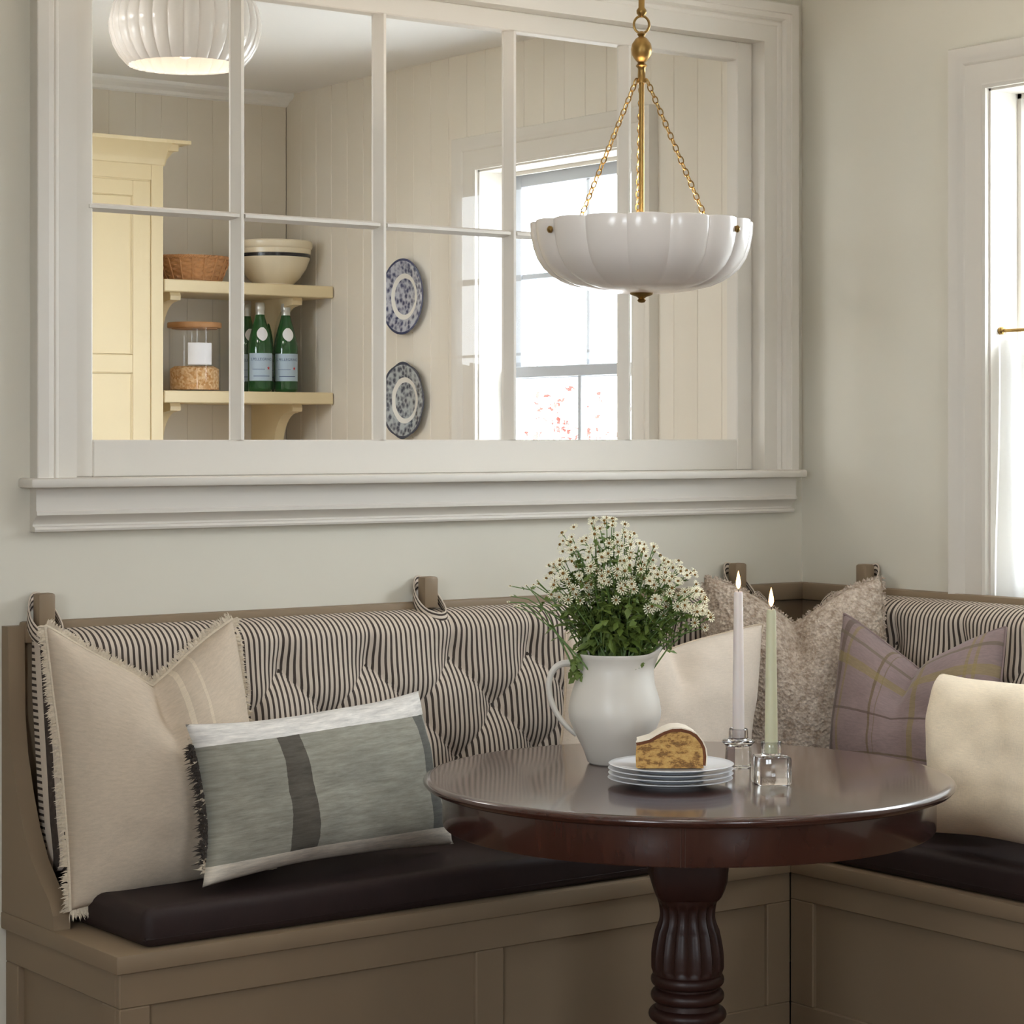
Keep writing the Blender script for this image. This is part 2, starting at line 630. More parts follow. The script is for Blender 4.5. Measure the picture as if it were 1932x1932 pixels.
def reuse(name, me, parent, loc, rot=(0, 0, 0), sc=(1, 1, 1)):
    o = bpy.data.objects.new(name, me)
    o.location, o.rotation_euler, o.scale = loc, rot, sc
    COL.objects.link(o)
    o.parent = parent
    return o

XZ = lambda a, b, v: (a, -v, b)           # a moulding on the back wall: v proud of y = 0
def YZ(a, b, v): return (-v, -a, b)       # a moulding on the right wall: a runs towards the camera
def smoothstep(a, b, x):
    t = max(0., min(1., (x - a) / (b - a)))
    return t * t * (3 - 2 * t)

# ------------------------------------------------------------------ the rooms
CZ = 2.70
XL, YF = -5.4, -6.6           # left wall, wall behind the camera
PXL, PYB = -3.0, 2.745        # pantry: left wall, back wall

def struct(name, mb, m_, **kw):
    o = mb.build(name, m_, smooth=False, **kw)
    o['kind'] = 'structure'
    return o

struct('floor', MB().box(XL, .17, YF, PYB, -.06, 0), M['floor'])
struct('ceiling', MB().box(XL - .2, .17, YF - .2, .12, CZ, CZ + .08), M['ceiling'])
struct('ceiling', MB().box(PXL - .2, .17, .12, PYB + .2, CZ, CZ + .08), M['ceiling'])

OX0, OX1, OZ0, OZ1 = -2.18, -.15, 1.345, 2.505    # glazed opening in the back wall
b = MB()
G = .012
b.box(XL, OX0 - G, 0, .12, 0, CZ).box(OX1 + G, 0, 0, .12, 0, CZ).box(OX0 - G, OX1 + G, 0, .12, 0, OZ0 - G).box(OX0 - G, OX1 + G, 0, .12, OZ1 + G, CZ)
struct('wall_back', b, M['wall'])

def pierced(b, wins, y0, y1, x0=0.0, x1=.17):
    """a wall along y with window openings"""
    y = y0
    for a0, a1, z0, z1 in sorted(wins):
        b.box(x0, x1, y, a0, 0, CZ)
        b.box(x0, x1, a0, a1, 0, z0)
        b.box(x0, x1, a0, a1, z1, CZ)
        y = a1
    b.box(x0, x1, y, y1, 0, CZ)
    return b
struct('wall_right', pierced(MB(), [WIN2], YF, .12), M['wall'])
struct('wall_left', pierced(MB(), [FILL_WIN5], YF, .12, XL - .17, XL), M['wall'])
b = MB()
b.box(XL, FILL_WIN4[0], YF - .17, YF, 0, CZ).box(FILL_WIN4[1], .17, YF - .17, YF, 0, CZ)
b.box(FILL_WIN4[0], FILL_WIN4[1], YF - .17, YF, 0, FILL_WIN4[2]).box(FILL_WIN4[0], FILL_WIN4[1], YF - .17, YF, FILL_WIN4[3], CZ)
struct('wall_front', b, M['wall'])

# pantry shell, lined with vertical boards
we = struct('wall_east', pierced(MB(), [WIN3], .12, PYB + .17, .012, .17), M['trim'])
wn = struct('wall_north', MB().box(PXL, 0.012, PYB + .012, PYB + .17, 0, CZ), M['trim'])
struct('wall_west', pierced(MB(), [FILL_WIN6], .12, PYB + .17, PXL - .17, PXL), M['trim'])

def board_mesh(w, h):
    b = MB()
    c = .0020
    poly = [(-w / 2, .012), (-w / 2, c), (-w / 2 + c, 0), (w / 2 - c, 0), (w / 2, c), (w / 2, .012)]
    b.prism(poly, lambda p, q, a: (q, p, a), 0, h)
    return b.mesh('board', M['boards'], smooth=False)
BW = .1045
full = board_mesh(BW, CZ)
top = board_mesh(BW, CZ - WIN3[3])
low = board_mesh(BW, WIN3[2])
n = int(round((PYB - .12) / BW))
for i in range(n):
    y = .12 + (i + .5) * (PYB - .12) / n
    if WIN3[0] - BW / 2 < y < WIN3[1] + BW / 2:
        reuse('board', top, we, (0, y, WIN3[3]))
        reuse('board', low, we, (0, y, 0))
    else:
        reuse('board', full, we, (0, y, 0))
n = int(round(-PXL / BW))
for i in range(n):
    x = PXL + (i + .5) * (-PXL) / n
    reuse('board', full, wn, (x, PYB, 0), (0, 0, R(90)))
# crown moulding of the pantry
b = MB()
prof = [(0, 0), (.0, .055), (-.012, .055), (-.02, .045), (-.03, .02), (-.04, .012), (-.045, 0)]
b.prism([(PYB - v, CZ + u) for u, v in prof], lambda p, q, a: (a, p, q), PXL, 0)
o = struct('trim_1', b, M['ceiling'])

# ------------------------------------------------------------------ glazed partition between the rooms
w1 = thing('window_1', (0, 0, 0), label='wide painted interior window of ten panes above the banquette', kind='structure')
b = MB()
prof = [(0, -.06), (0, .012), (.044, .014), (.048, .019), (.053, .021), (.058, .019), (.060, .024), (.064, .030), (.070, .032), (.076, .034), (.078, .038), (.103, .038), (.105, .036), (.105, 0)]
b.sweep(prof, [(OX0, OZ0), (OX0, OZ1), (OX1, OZ1), (OX1, OZ0)], XZ)
b.build('casing', M['trim'], w1)
MB().box(-2.312, -.042, -.068, .04, 1.325, 1.346, .006, seg=2).build('sill', M['trim'], w1)
b = MB()
poly = [(0, 1.325), (-.032, 1.325), (-.032, 1.276), (-.036, 1.273), (-.036, 1.266), (-.030, 1.262), (-.020, 1.254), (-.014, 1.246), (-.014, 1.242), (-.024, 1.240), (-.026, 1.235), (-.024, 1.230), (0, 1.230)]
b.prism(poly, lambda p, q, a: (a, p, q), -2.285, -.052)
b.build('apron_moulding', M['trim'], w1, ang=25)
PX = [(-2.118, -1.760), (-1.723, -1.373), (-1.330, -.983), (-.940, -.604), (-.567, -.206)]
PZ = [(1.428, 1.936), (1.955, 2.455)]
b = MB()
b.box(OX0, PX[0][0], .036, .075, OZ0, OZ1, .003).box(PX[-1][1], OX1, .036, .08, OZ0, OZ1, .003)
b.box(PX[0][0], PX[-1][1], .036, .08, OZ0, PZ[0][0], .003).box(PX[0][0], PX[-1][1], .036, .08, PZ[1][1], OZ1, .003)
b.build('sash_frame', M['trim'], w1)
for i in range(4):
    x0, x1 = PX[i][1] + .005, PX[i + 1][0] - .001
    mb = MB()
    c = PX[i + 1][0] - .0195
    mb.prism([(c - .018, .0615), (c - .018, .054), (c - .0035, .030), (c + .0035, .030), (c + .018, .054), (c + .018, .0615)], lambda p, q, a: (p, q, a), PZ[0][0], PZ[1][1])
    mb.build('muntin', M['trim'], w1, smooth=False)
z0, z1 = PZ[0][1], PZ[1][0]
c = (z0 + z1) / 2
for xa, xb in PX:
    mb = MB()
    mb.prism([(.054, z0), (.032, c - .0035), (.032, c + .0035), (.054, z1), (.0615, z1), (.0615, z0)], lambda p, q, a: (a, p, q), xa - .010, xb + .012)
    mb.build('muntin', M['trim'], w1, smooth=False)
for xa, xb in PX:
    for za, zb in PZ:
        MB().box(xa - .006, xb + .006, .0575, .0605, za - .006, zb + .006).build('pane', M['pane'], w1, smooth=False)

# ------------------------------------------------------------------ double-hung windows in the outside wall
def hung_window(name, w, label, side_cols=2, stool=True, casing=True):
    y0, y1, z0, z1 = w
    t = thing(name, (0, 0, 0), label=label, kind='structure')
    if casing:
        b = MB()
        prof = [(-.008, -.02), (-.008, .014), (.0, .017), (.006, .014), (.055, .018), (.062, .024), (.07, .026), (.078, .032), (.098, .034), (.1, .031), (.1, 0)]
        zb = 1.0 if stool else z0
        b.sweep(prof, [(-y1, zb), (-y1, z1), (-y0, z1), (-y0, zb)], YZ)
        b.build('casing', M['trim'], t)
    b = MB()
    b.box(.0, .17, y0, y0 + .014, z0, z1).box(.0, .17, y1 - .014, y1, z0, z1).box(.0, .17, y0, y1, z1 - .014, z1)
    b.box(.10, .112, y0 + .014, y0 + .026, z0, z1).box(.10, .112, y1 - .026, y1 - .014, z0, z1).box(.10, .112, y0 + .014, y1 - .014, z1 - .026, z1 - .014)
    b.build('jamb', M['trim'], t, smooth=False)
    MB().box(-.03 if stool else .0, .17, y0 - (.02 if stool else 0), y1 + (.02 if stool else 0), z0 - .022, z0, .004).build('sill', M['trim'], t)
    ya, yb = y0 + .016, y1 - .016
    zm = 1.645
    def sash(x, za, zb, rows, bot, topr):
        st = .045
        b = MB()
        b.box(x, x + .034, ya, ya + st, za, zb, .002).box(x, x + .034, yb - st, yb, za, zb, .002)
        b.box(x, x + .034, ya + st, yb - st, za, za + bot, .002).box(x, x + .034, ya + st, yb - st, zb - topr, zb, .002)
        f = b.build('sash', M['sash'], t)
        zi0, zi1 = za + bot, zb - topr
        mw = .009
        for k in range(1, side_cols):
            y = ya + st + (yb - ya - 2 * st) * k / side_cols
            MB().box(x + .004, x + .03, y - mw, y + mw, zi0, zi1, .002).build('muntin', M['sash'], f)
        for k in range(1, rows):
            z = zi0 + (zi1 - zi0) * k / rows
            MB().box(x + .004, x + .03, ya + st, yb - st, z - mw, z + mw, .002).build('muntin', M['sash'], f)
        for i in range(side_cols):
            for k in range(rows):
                p0 = ya + st + (yb - ya - 2 * st) * i / side_cols
                p1 = ya + st + (yb - ya - 2 * st) * (i + 1) / side_cols
                q0 = zi0 + (zi1 - zi0) * k / rows
                q1 = zi0 + (zi1 - zi0) * (k + 1) / rows
                MB().box(x + .016, x + .019, p0 + mw, p1 - mw, q0 + mw, q1 - mw).build('pane', M['pane'], f, smooth=False)
    sash(.135, zm - .02, z1 - .016, 2, .04, .045)
    sash(.100, z0, zm + .02, 2, .07, .036)
    return t
hung_window('window_2', WIN2, 'white double-hung window with the half curtain')
hung_window('window_3', WIN3, 'double-hung window in the pantry behind the interior window', stool=False)
# unseen windows added for daylight: left wall, pantry, behind the camera
def fill_window(name, label, to3, a0, a1, z0, z1):
    t = thing(name, (0, 0, 0), label=label, kind='structure')
    b = MB()
    def bx(p0, p1, q0, q1, d0=.06, d1=.12):
        A, B = to3(p0, d0), to3(p1, d1)
        b.box(min(A[0], B[0]), max(A[0], B[0]), min(A[1], B[1]), max(A[1], B[1]), q0, q1, .003)
    bx(a0, a0 + .06, z0, z1)
    bx(a1 - .06, a1, z0, z1)
    bx(a0, a1, z0, z0 + .07)
    bx(a0, a1, z1 - .06, z1)
    bx((a0 + a1) / 2 - .02, (a0 + a1) / 2 + .02, z0, z1)
    b.build('sash', M['trim'], t)
    b = MB()
    bx(a0, a1, z0, z1, .089, .092)
    b.build('pane', M['pane'], t, smooth=False)
fill_window('fill_window_4', 'unseen window added in the left wall for daylight', lambda a, d: (XL - d, a), *FILL_WIN5)
fill_window('fill_window_6', 'unseen window added in the far left wall of the pantry for daylight', lambda a, d: (PXL - d, a), *FILL_WIN6)
fill_window('fill_window_5', 'unseen window added in the wall behind the camera for daylight', lambda a, d: (a, YF - d), *FILL_WIN4)

# outside
o = struct('ground', MB().box(-40, 40, -40, 40, -.5, -.4), M['ground'])

# ------------------------------------------------------------------ built-in banquette: long bench and return
HL = .42                      # top of the seat board
BX, BY = -.56, -.545          # front edges of the two runs
EX = -2.353                   # free end of the long bench
RY = -2.2                     # far end of the return (outside the picture)
prof_end = [(0, 1.03), (-.03, 1.03), (-.034, .98), (-.036, .84), (-.05, .76), (-.078, .68), (-.11, .61), (-.15, .55), (-.20, .505), (-.235, .478), (-.252, .45), (-.254, HL), (0, HL)]

def shaker(b, to3, a0, a1, z0, z1, opens, d=.018):
    """stiles and rails standing proud of the recessed panels; opens = [(a0, a1, z0, z1)]"""
    def bx(p0, p1, q0, q1):
        A, B = to3(p0, 0, q0), to3(p1, d, q1)
        b.box(min(A[0], B[0]), max(A[0], B[0]), min(A[1], B[1]), max(A[1], B[1]), q0, q1, .0025)
    zb, zt = opens[0][2], opens[0][3]
    bx(a0, a1, z0, zb)
    bx(a0, a1, zt, z1)
    x = a0
    for o in opens:
        bx(x, o[0], zb, zt)
        x = o[1]
    bx(x, a1, zb, zt)

def peg_mesh():
    b = MB()
    b.box(-.02, .02, -.033, .0, -.013, .062, .006, seg=2)
    return b.mesh('peg', M['bench'])
PEG = peg_mesh()

bl = thing('bench', (-1.45, -.27, 0), label='long taupe panelled bench under the interior window', cat='bench', group='built-in corner benches')
def loc(o): return Vector(o.location)
def part(mb, name, mat_, root, **kw):
    off = loc(root)
    mb.v = [(p[0] - off.x, p[1] - off.y, p[2] - off.z) for p in mb.v]
    return mb.build(name, mat_, root, **kw)

part(MB().box(EX, 0, BY, 0, HL - .037, HL, .004, seg=2), 'seat_board', M['bench'], bl)
b = MB()
shaker(b, lambda a, v, z: (a, -.515 - v, z), EX + .012, BX + .0125, 0, HL - .037, [(-2.273, -1.482, .068, .312), (-1.407, -.622, .068, .312)])
part(b, 'front_frame', M['bench'], bl)
for a0, a1 in ((-2.273, -1.482), (-1.407, -.622)):
    part(MB().box(a0 - .02, a1 + .02, -.522, -.500, .05, .33), 'panel', M['bench'], bl)
b = MB()
shaker(b, lambda a, v, z: (-2.323 - v, a, z), -.515, 0, 0, HL - .037, [(-.455, -.06, .068, .312)])
part(b, 'end_frame', M['bench'], bl)
part(MB().box(-2.326, -2.31, -.47, -.04, .05, .33), 'panel', M['bench'], bl)
b = MB()
b.prism(prof_end, lambda p, q, a: (a, p, q), -2.35, -2.312)
part(b, 'end_panel', M['bench'], bl, ang=25)
b = MB()
b.box(-2.312, 0, -.02, 0, HL, 1.0, .002)
b.box(-2.312, -.0, -.036, 0, .992, 1.038, .006, seg=2)
part(b, 'back_rail', M['bench'], bl)
for x in (-2.275, -1.279, -.283):
    reuse('peg', PEG, bl, Vector((x, -.034, 1.038)) - loc(bl))

br_ = thing('bench', (-.27, -1.4, 0), label='return of the taupe panelled bench below the curtained window', cat='bench', group='built-in corner benches')
part(MB().box(BX, 0, RY, BY - .0004, HL - .037, HL, .004, seg=2), 'seat_board', M['bench'], br_)
b = MB()
shaker(b, lambda a, v, z: (-.530 - v, -a, z), -BY - .0112, -RY, 0, HL - .0374, [(.612, 1.36, .068, .318), (1.43, 2.13, .068, .318)])
part(b, 'front_frame', M['bench'], br_)
for a0, a1 in ((-1.36, -.612), (-2.13, -1.43)):
    part(MB().box(-.537, -.515, a0 - .02, a1 + .02, .05, .335), 'panel', M['bench'], br_)
b = MB()
b.box(-.02, 0, RY, -.0204, HL + .0004, .9915, .002)
b.box(-.036, 0, RY, -.037, .992, 1.038, .006, seg=2)
part(b, 'back_rail', M['bench'], br_)
for y in (-.292, -1.29):
    o = reuse('peg', PEG, br_, Vector((-.034, y, 1.038)) - loc(br_), (0, 0, R(-90)))

# ------------------------------------------------------------------ seat cushions
def seat_cushion(x0, x1, y0, y1, label, root_loc):
    t = thing('seat_cushion', root_loc, label=label, cat='cushion', group='dark brown seat cushions')
    def top(u, v):
        return 0
    b = MB()
    b.box(x0, x1, y0, y1, HL + .001, .5, .022, seg=4)
    part(b, 'cover', M['seat'], t, ang=60)
    b = MB()
    for z in (HL + .020,):
        r = .003
        b.tube([(x0 + .003, y0 + .003, z), (x1 - .003, y0 + .003, z), (x1 - .003, y1 - .003, z), (x0 + .003, y1 - .003, z)], r, 6, closed=True)
    part(b, 'piping', M['seat'], t)
seat_cushion(-2.283, -.03, -.528, -.045, 'long dark brown seat cushion on the bench under the interior window', (-1.2, -.3, .42))
seat_cushion(-.543, -.045, -2.18, -.532, 'dark brown seat cushion on the bench below the curtained window', (-.3, -1.35, .42))

# ------------------------------------------------------------------ tufted back cushions
BTN = MB().sphere((0, 0, 0), .006, 10, 6, (1, .5, 1)).mesh('button', M['darkthread'])

def back_cushion(L, to3, label, root_loc, pegs, a_first):
    """L long; to3(a, out, z) -> world. Diamond tufting, ticking stripes running up and down."""
    t = thing('back_cushion', root_loc, label=label, cat='cushion', group='striped tufted back cushions')
    z0, z1 = .515, 1.022
    rows = [.905, .788, .671, .565]
    P = .235
    pts = []
    for i, z in enumerate(rows):
        a = a_first + (P / 2 if i % 2 else 0) - P * 12
        while a < L - .03:
            if a > .05:
                pts.append((a, z, i))
            a += P
    segs = []
    for a, z, i in pts:
        if i == 0: segs.append((a, z, a, z1))
        if i == len(rows) - 1: segs.append((a, z, a, z0))
        for a2, z2, i2 in pts:
            if i2 == i + 1 and abs(a2 - a) < P * .6:
                segs.append((a, z, a2, z2))
    def base(z):      # the front of the cushion leans out towards the seat
        return .044 + .135 * (1.0 - z) + (.10 * (0.62 - z) if z < .62 else 0)
    nu, nv = int(L / .0075), 84
    grid, uvs, vs, fs = [], [], [], []
    rnd = .05
    def edge(d):
        q = 1 - max(0, min(1, d / rnd))
        return math.sqrt(max(0, 1 - q * q))
    # bin the creases so the loop stays quick
    T = .078
    for j in range(nv + 1):
        z = z0 + (z1 - z0) * j / nv
        near = [s for s in segs if min(s[1], s[3]) - .06 < z < max(s[1], s[3]) + .06]
        npts = [p for p in pts if abs(p[1] - z) < .12]
        for i in range(nu + 1):
            a = L * i / nu
            e = edge(min(a, L - a) + .0001) * edge(min(z - z0, z1 - z) + .0001)
            h = 0
            for p in npts:
                d2 = (p[0] - a) ** 2 + (p[1] - z) ** 2
                if d2 < .03:
                    h = max(h, .024 * math.exp(-d2 / (2 * .034 ** 2)), .020 * math.exp(-math.sqrt(d2) / .025))
            c = 0
            for x0, y0, x1, y1 in near:
                if abs(a - x0) > .2: continue
                dx, dy = x1 - x0, y1 - y0
                k = max(0, min(1, ((a - x0) * dx + (z - y0) * dy) / (dx * dx + dy * dy)))
                d = math.hypot(a - x0 - k * dx, z - y0 - k * dy)
                if d < .05:
                    c = max(c, .011 * math.exp(-d / .010))
            out = base(z) + T * e - (h + c) * e
            uvs.append((a, z))
            vs.append(to3(a, out, z))
    W_ = nu + 1
    for j in range(nv):
        for i in range(nu):
            k = j * W_ + i
            fs.append([k, k + 1, k + W_ + 1, k + W_])
    # flat back
    o = len(vs)
    for j in (0, nv):
        z = z0 + (z1 - z0) * j / nv
    ring = [i for i in range(W_)] + [j * W_ + nu for j in range(1, nv + 1)] + [nv * W_ + i for i in range(nu - 1, -1, -1)] + [j * W_ for j in range(nv - 1, 0, -1)]
    off = {}
    for k in ring:
        a, z = uvs[k]
        off[k] = len(vs)
        vs.append(to3(a, max(.0385, base(z) - .02), z))
        uvs.append((a, z))
    for q in range(len(ring)):
        k, k2 = ring[q], ring[(q + 1) % len(ring)]
        upright = abs(uvs[k][0] - uvs[k2][0]) < 1e-6
        i4 = []
        for kk, dd in ((k2, 0), (k, 0), (off[k], .09), (off[k2], .09)):
            i4.append(len(vs))
            vs.append(vs[kk])
            a, z = uvs[kk]
            uvs.append((z, a) if upright else (a, z))
        fs.append(i4)
    b = MB()
    b.add(vs, fs, 0, uvs)
    part(b, 'cover', M['ticking'], t, ang=180)
    for a, z, i in pts:
        pz_ = to3(a, base(z) + T - .034, z)
        q = reuse('button', BTN, t, Vector(pz_) - loc(t))
        if abs(to3(0, 1, 0)[0] - to3(0, 0, 0)[0]) > .5:
            q.rotation_euler = (0, 0, R(90))
    # fabric loops that hang the cushion on the pegs
    for a in pegs:
        b = MB()
        vs, fs, uv = [], [], []
        n = 28
        for k in range(n):
            w = 2 * math.pi * k / n
            ca, co_ = math.cos(w) * .040, math.sin(w)
            outp = .062 + .050 * co_
            zc = 1.042 - .042 * co_ - .012 * math.cos(w) ** 2
            for h in (-.017, .017):
                vs.append(to3(a + ca * (1 - .15 * (h > 0)), outp - .004 * (h > 0), zc + h))
                uv.append(((h + .017) * 1.2, k * .01))
        for k in range(n):
            k2 = (k + 1) % n
            fs.append([2 * k, 2 * k2, 2 * k2 + 1, 2 * k + 1])
        b.add(vs, fs, 0, uv)
        s_ = part(b, 'strap', M['ticking'], t, ang=180)
        md = s_.modifiers.new('thickness', 'SOLIDIFY')
        md.thickness = .003
    return t
back_cushion(2.10, lambda a, o_, z: (-2.298 + a, -o_, z), 'long black and cream striped back cushion below the interior window', (-1.25, -.1, .52), [-2.275 + 2.298, -1.279 + 2.298, -.283 + 2.298], -1.725 + 2.298)
back_cushion(1.98, lambda a, o_, z: (-o_, -.157 - a, z), 'black and cream striped back cushion below the curtained window', (-.1, -1.15, .52), [.292 - .157, 1.29 - .157], .30)

# ------------------------------------------------------------------ pillows
def pillow(name, label, corners, thick, mat_, chop=None, edge=.05, seed=0, wr=.006, group='throw pillows along the banquette', nu=64, nv=64, sharp=2.4):
    BL, BRt, TR, TL = [Vector(c) for c in corners]
    n = (BRt - BL).cross(TL - BL).normalized()
    t = thing(name, (BL + BRt) / 2, label=label, cat='pillow', group=group)
    up = ((TL - BL) + (TR - BRt)) / 2
    def pos(s, v, side):
        s2 = s * (1 - edge * (1 - v * v) * abs(s) ** 3)
        v2 = v * (1 - edge * (1 - s * s) * abs(v) ** 3)
        hk = 1.0
        q0 = Vector((s * 1.7 + seed * 5.1, v * 1.7, seed * 2.3))
        s2 += .016 * noise.noise(q0) * abs(s)
        v2 += .022 * noise.noise(q0 + Vector((9.1, 3.3, 0))) * abs(v)
        if chop:
            s0, D, w, p = chop
            k = max(0.0, 1 - abs(s - s0) / w) ** p
            f = smoothstep(-.5, 1.0, v)
            v2 -= 2 * D * k * f
            hk = 1 - .5 * math.exp(-((s - s0) / .13) ** 2) * smoothstep(-.1, .95, v)
        P = BL.lerp(BRt, (s2 + 1) / 2).lerp(TL.lerp(TR, (s2 + 1) / 2), (v2 + 1) / 2)
        e = max(0.0, (1 - abs(s) ** sharp) * (1 - abs(v) ** sharp))
        h = thick * e ** .5 * hk
        q = P * 6 + Vector((seed * 3.7, seed, side * 5))
        h += wr * e ** .3 * (noise.noise(q) + .6 * noise.noise(q * 2.7)) * 1.3
        if side < 0: h *= .5
        return P + n * (side * max(h, .002 if e > 0 else 0)), P
    vs, fs, uv = [], [], []
    W_ = nu + 1
    for j in range(nv + 1):
        for i in range(nu + 1):
            s, v = 2 * i / nu - 1, 2 * j / nv - 1
            vs.append(pos(s, v, 1)[0])
            uv.append((i / nu, j / nv))
    o = len(vs)
    back = {}
    for j in range(nv + 1):
        for i in range(nu + 1):
            if i in (0, nu) or j in (0, nv):
                back[(i, j)] = j * W_ + i
            else:
                back[(i, j)] = len(vs)
                vs.append(pos(2 * i / nu - 1, 2 * j / nv - 1, -1)[0])
                uv.append((i / nu, j / nv))
    for j in range(nv):
        for i in range(nu):
            k = j * W_ + i
            fs.append([k, k + 1, k + W_ + 1, k + W_])
            fs.append([back[(i, j)], back[(i, j + 1)], back[(i + 1, j + 1)], back[(i + 1, j)]])
    b = MB()
    b.add(vs, fs, 0, uv)
    part(b, 'cover', mat_, t, ang=180)
    rim = {'b': [pos(2 * i / nu - 1, -1, 1)[0] for i in range(nu + 1)], 't': [pos(2 * i / nu - 1, 1, 1)[0] for i in range(nu + 1)],
           'l': [pos(-1, 2 * i / nv - 1, 1)[0] for i in range(nv + 1)], 'r': [pos(1, 2 * i / nv - 1, 1)[0] for i in range(nv + 1)]}
    mid = (BL + BRt + TR + TL) / 4
    return t, rim, n, mid

def along(pts, f):
    k = f * (len(pts) - 1)
    i = min(int(k), len(pts) - 2)
    return pts[i].lerp(pts[i + 1], k - i), (pts[i + 1] - pts[i]).normalized()

def fringe(t, name, rim, sides, n, mid, mat_, count, length, width, jit, seed, curl=.35):
    """short yarn ends standing out from the seam"""
    rnd = random.Random(seed)
    b = MB()
    for sd in sides:
        pts = rim[sd]
        for k in range(count):
            p, tg = along(pts, rnd.random())
            out = tg.cross(n)
            if out.dot(p - mid) < 0: out = -out
            d = (out + tg * rnd.uniform(-jit, jit) + n * rnd.uniform(-jit * .7, jit * .7)).normalized()
            ln = length * rnd.uniform(.65, 1.2)
            sdv = d.cross(n).normalized() * width * rnd.uniform(.6, 1.1)
            tw = n * width * rnd.uniform(-.6, .6)
            m1 = p + d * ln * .55 + n * ln * rnd.uniform(-curl, curl) * .4
            e = p + d * ln + n * ln * rnd.uniform(-curl, curl) + Vector((0, 0, -ln * .12))
            p0 = p - d * .003
            b.add([p0 - sdv, p0 + sdv + tw, m1 + sdv + tw, m1 - sdv, e], [[0, 1, 2, 3], [3, 2, 4]])
    o = part(b, name, mat_, t, smooth=False, fix=False)
    o['kind'] = 'stuff'
    return o

def seam(t, rim, sides, r, mat_, n, off=.0):
    for sd in sides:
        b = MB()
        b.tube([p + n * off for p in rim[sd]], r, 6)
        part(b, 'seam', mat_, t)

t, rim, n, mid = pillow('throw_pillow', 'large oatmeal linen pillow with fringed edges at the free end of the long bench',
    [(-2.322, -.275, .462), (-1.86, -.305, .500), (-1.905, -.205, 1.048), (-2.337, -.19, 1.043)], .118, M['oat_band'], chop=(.03, .235, 1.08, 1.15), edge=.035, seed=1, wr=.009)
fringe(t, 'fringe', rim, 'ltrb', n, mid, M['fringe'], 420, .020, .0022, .35, 4)
seam(t, rim, 'lt', .004, M['fringe'], n)

t, rim, n, mid = pillow('lumbar_pillow', 'grey-green lumbar pillow with dark stripes and white borders on the long bench',
    [(-2.126, -.475, .520), (-1.425, -.37, .519), (-1.478, -.30, .861), (-2.130, -.41, .843)], .098, M['lumbar'], edge=.085, seed=2, wr=.010, sharp=3.0)
fringe(t, 'tassel_fringe', {'l': rim['l'][9:-8]}, 'l', n, mid, M['darkthread'], 320, .022, .0026, .6, 5, .8)
fringe(t, 'light_fringe', {'l': rim['l'][4:-4]}, 'l', n, mid, M['fringe'], 60, .018, .0022, .6, 6, .8)

t, rim, n, mid = pillow('throw_pillow', 'pale oatmeal linen pillow leaning behind the white pitcher',
    [(-1.244, -.50, .590), (-.678, -.50, .548), (-.476, -.36, .966), (-1.077, -.33, .976)], .10, M['white_linen'], chop=(.0, .12, 1.0, 1.6), edge=.03, seed=3, wr=.009)
seam(t, rim, 'ltr', .0035, M['linen'], n)

t, rim, n, mid = pillow('throw_pillow', 'large nubby beige pillow standing across the corner of the banquette',
    [(-.57, -.22, .53), (-.21, -.55, .53), (-.158, -.458, 1.076), (-.494, -.158, 1.074)], .092, M['boucle'], chop=(.02, .20, 1.0, 1.6), edge=.02, seed=4, wr=.008)
fringe(t, 'pile_edge', rim, 'ltr', n, mid, M['boucle'], 260, .010, .002, .8, 7)

t, rim, n, mid = pillow('throw_pillow', 'taupe and lilac plaid pillow on the bench below the curtained window',
    [(-.462, -.568, .535), (-.39, -1.05, .535), (-.20, -.908, .981), (-.30, -.465, .993)], .108, M['plaid'], chop=(.0, .235, 1.0, 1.25), edge=.05, seed=5, wr=.010)
seam(t, rim, 'ltr', .003, M['plaid'], n)

t, rim, n, mid = pillow('throw_pillow', 'plain cream woven pillow cut off by the right edge of the photo',
    [(-.53, -.974, .54), (-.53, -1.47, .54), (-.42, -1.41, .893), (-.42, -.905, .885)], .118, M['cream'], edge=.05, seed=6, wr=.012, sharp=3.6)

# ------------------------------------------------------------------ round pedestal table
TX, TY = -1.345, -1.076
tb = thing('dining_table', (TX, TY, 0), label='round dark mahogany pedestal dining table in front of the banquette', cat='table')
prof = [(0, .728), (.50, .728), (.520, .729), (.530, .733), (.535, .739), (.5355, .742), (.533, .7465), (.527, .7495), (.518, .750), (0, .750)]
MB().lathe(prof, 128).build('top', M['mahogany'], tb, ang=50)
MB().lathe([(.470, .728), (.4965, .728), (.4965, .657), (.4945, .654), (.470, .654)], 128).build('apron', M['mahogany'], tb)
# the joint of the two halves of the apron, facing the room
for a in (228.2, 48.2):
    b = MB()
    for dx in (-.005, .0025):
        b.box(.485, .4978, dx, dx + .0025, .654, .728, .0005)
    b.xf(Matrix.Rotation(R(a), 4, 'Z'))
    b.build('apron_joint', M['mahogany'], tb, smooth=False)
b = MB()
b.box(-.30, .30, -.035, .035, .690, .728, .003)
b.xf(Matrix.Rotation(R(35), 4, 'Z'))
b.build('stretcher', M['mahogany_base'], tb)
def sq(a, r, z):
    return r / (abs(math.cos(a)) ** 8 + abs(math.sin(a)) ** 8) ** (1 / 8.)
rot = Matrix.Rotation(R(-36.5), 4, 'Z')
b = MB()
b.lathe([(0, .7), (.079, .7), (.079, .570), (.077, .545), (.072, .528), (.066, .513), (.060, .505), (0, .505)], 64, rf=sq)
b.xf(rot)
b.build('block', M['mahogany_base'], tb, ang=30)
def flute(a, r, z):
    k = smoothstep(.352, .362, z) * (1 - smoothstep(.482, .498, z))
    return r - .0055 * k * abs(math.cos(a * 9)) ** .7
b = MB()
ps = []
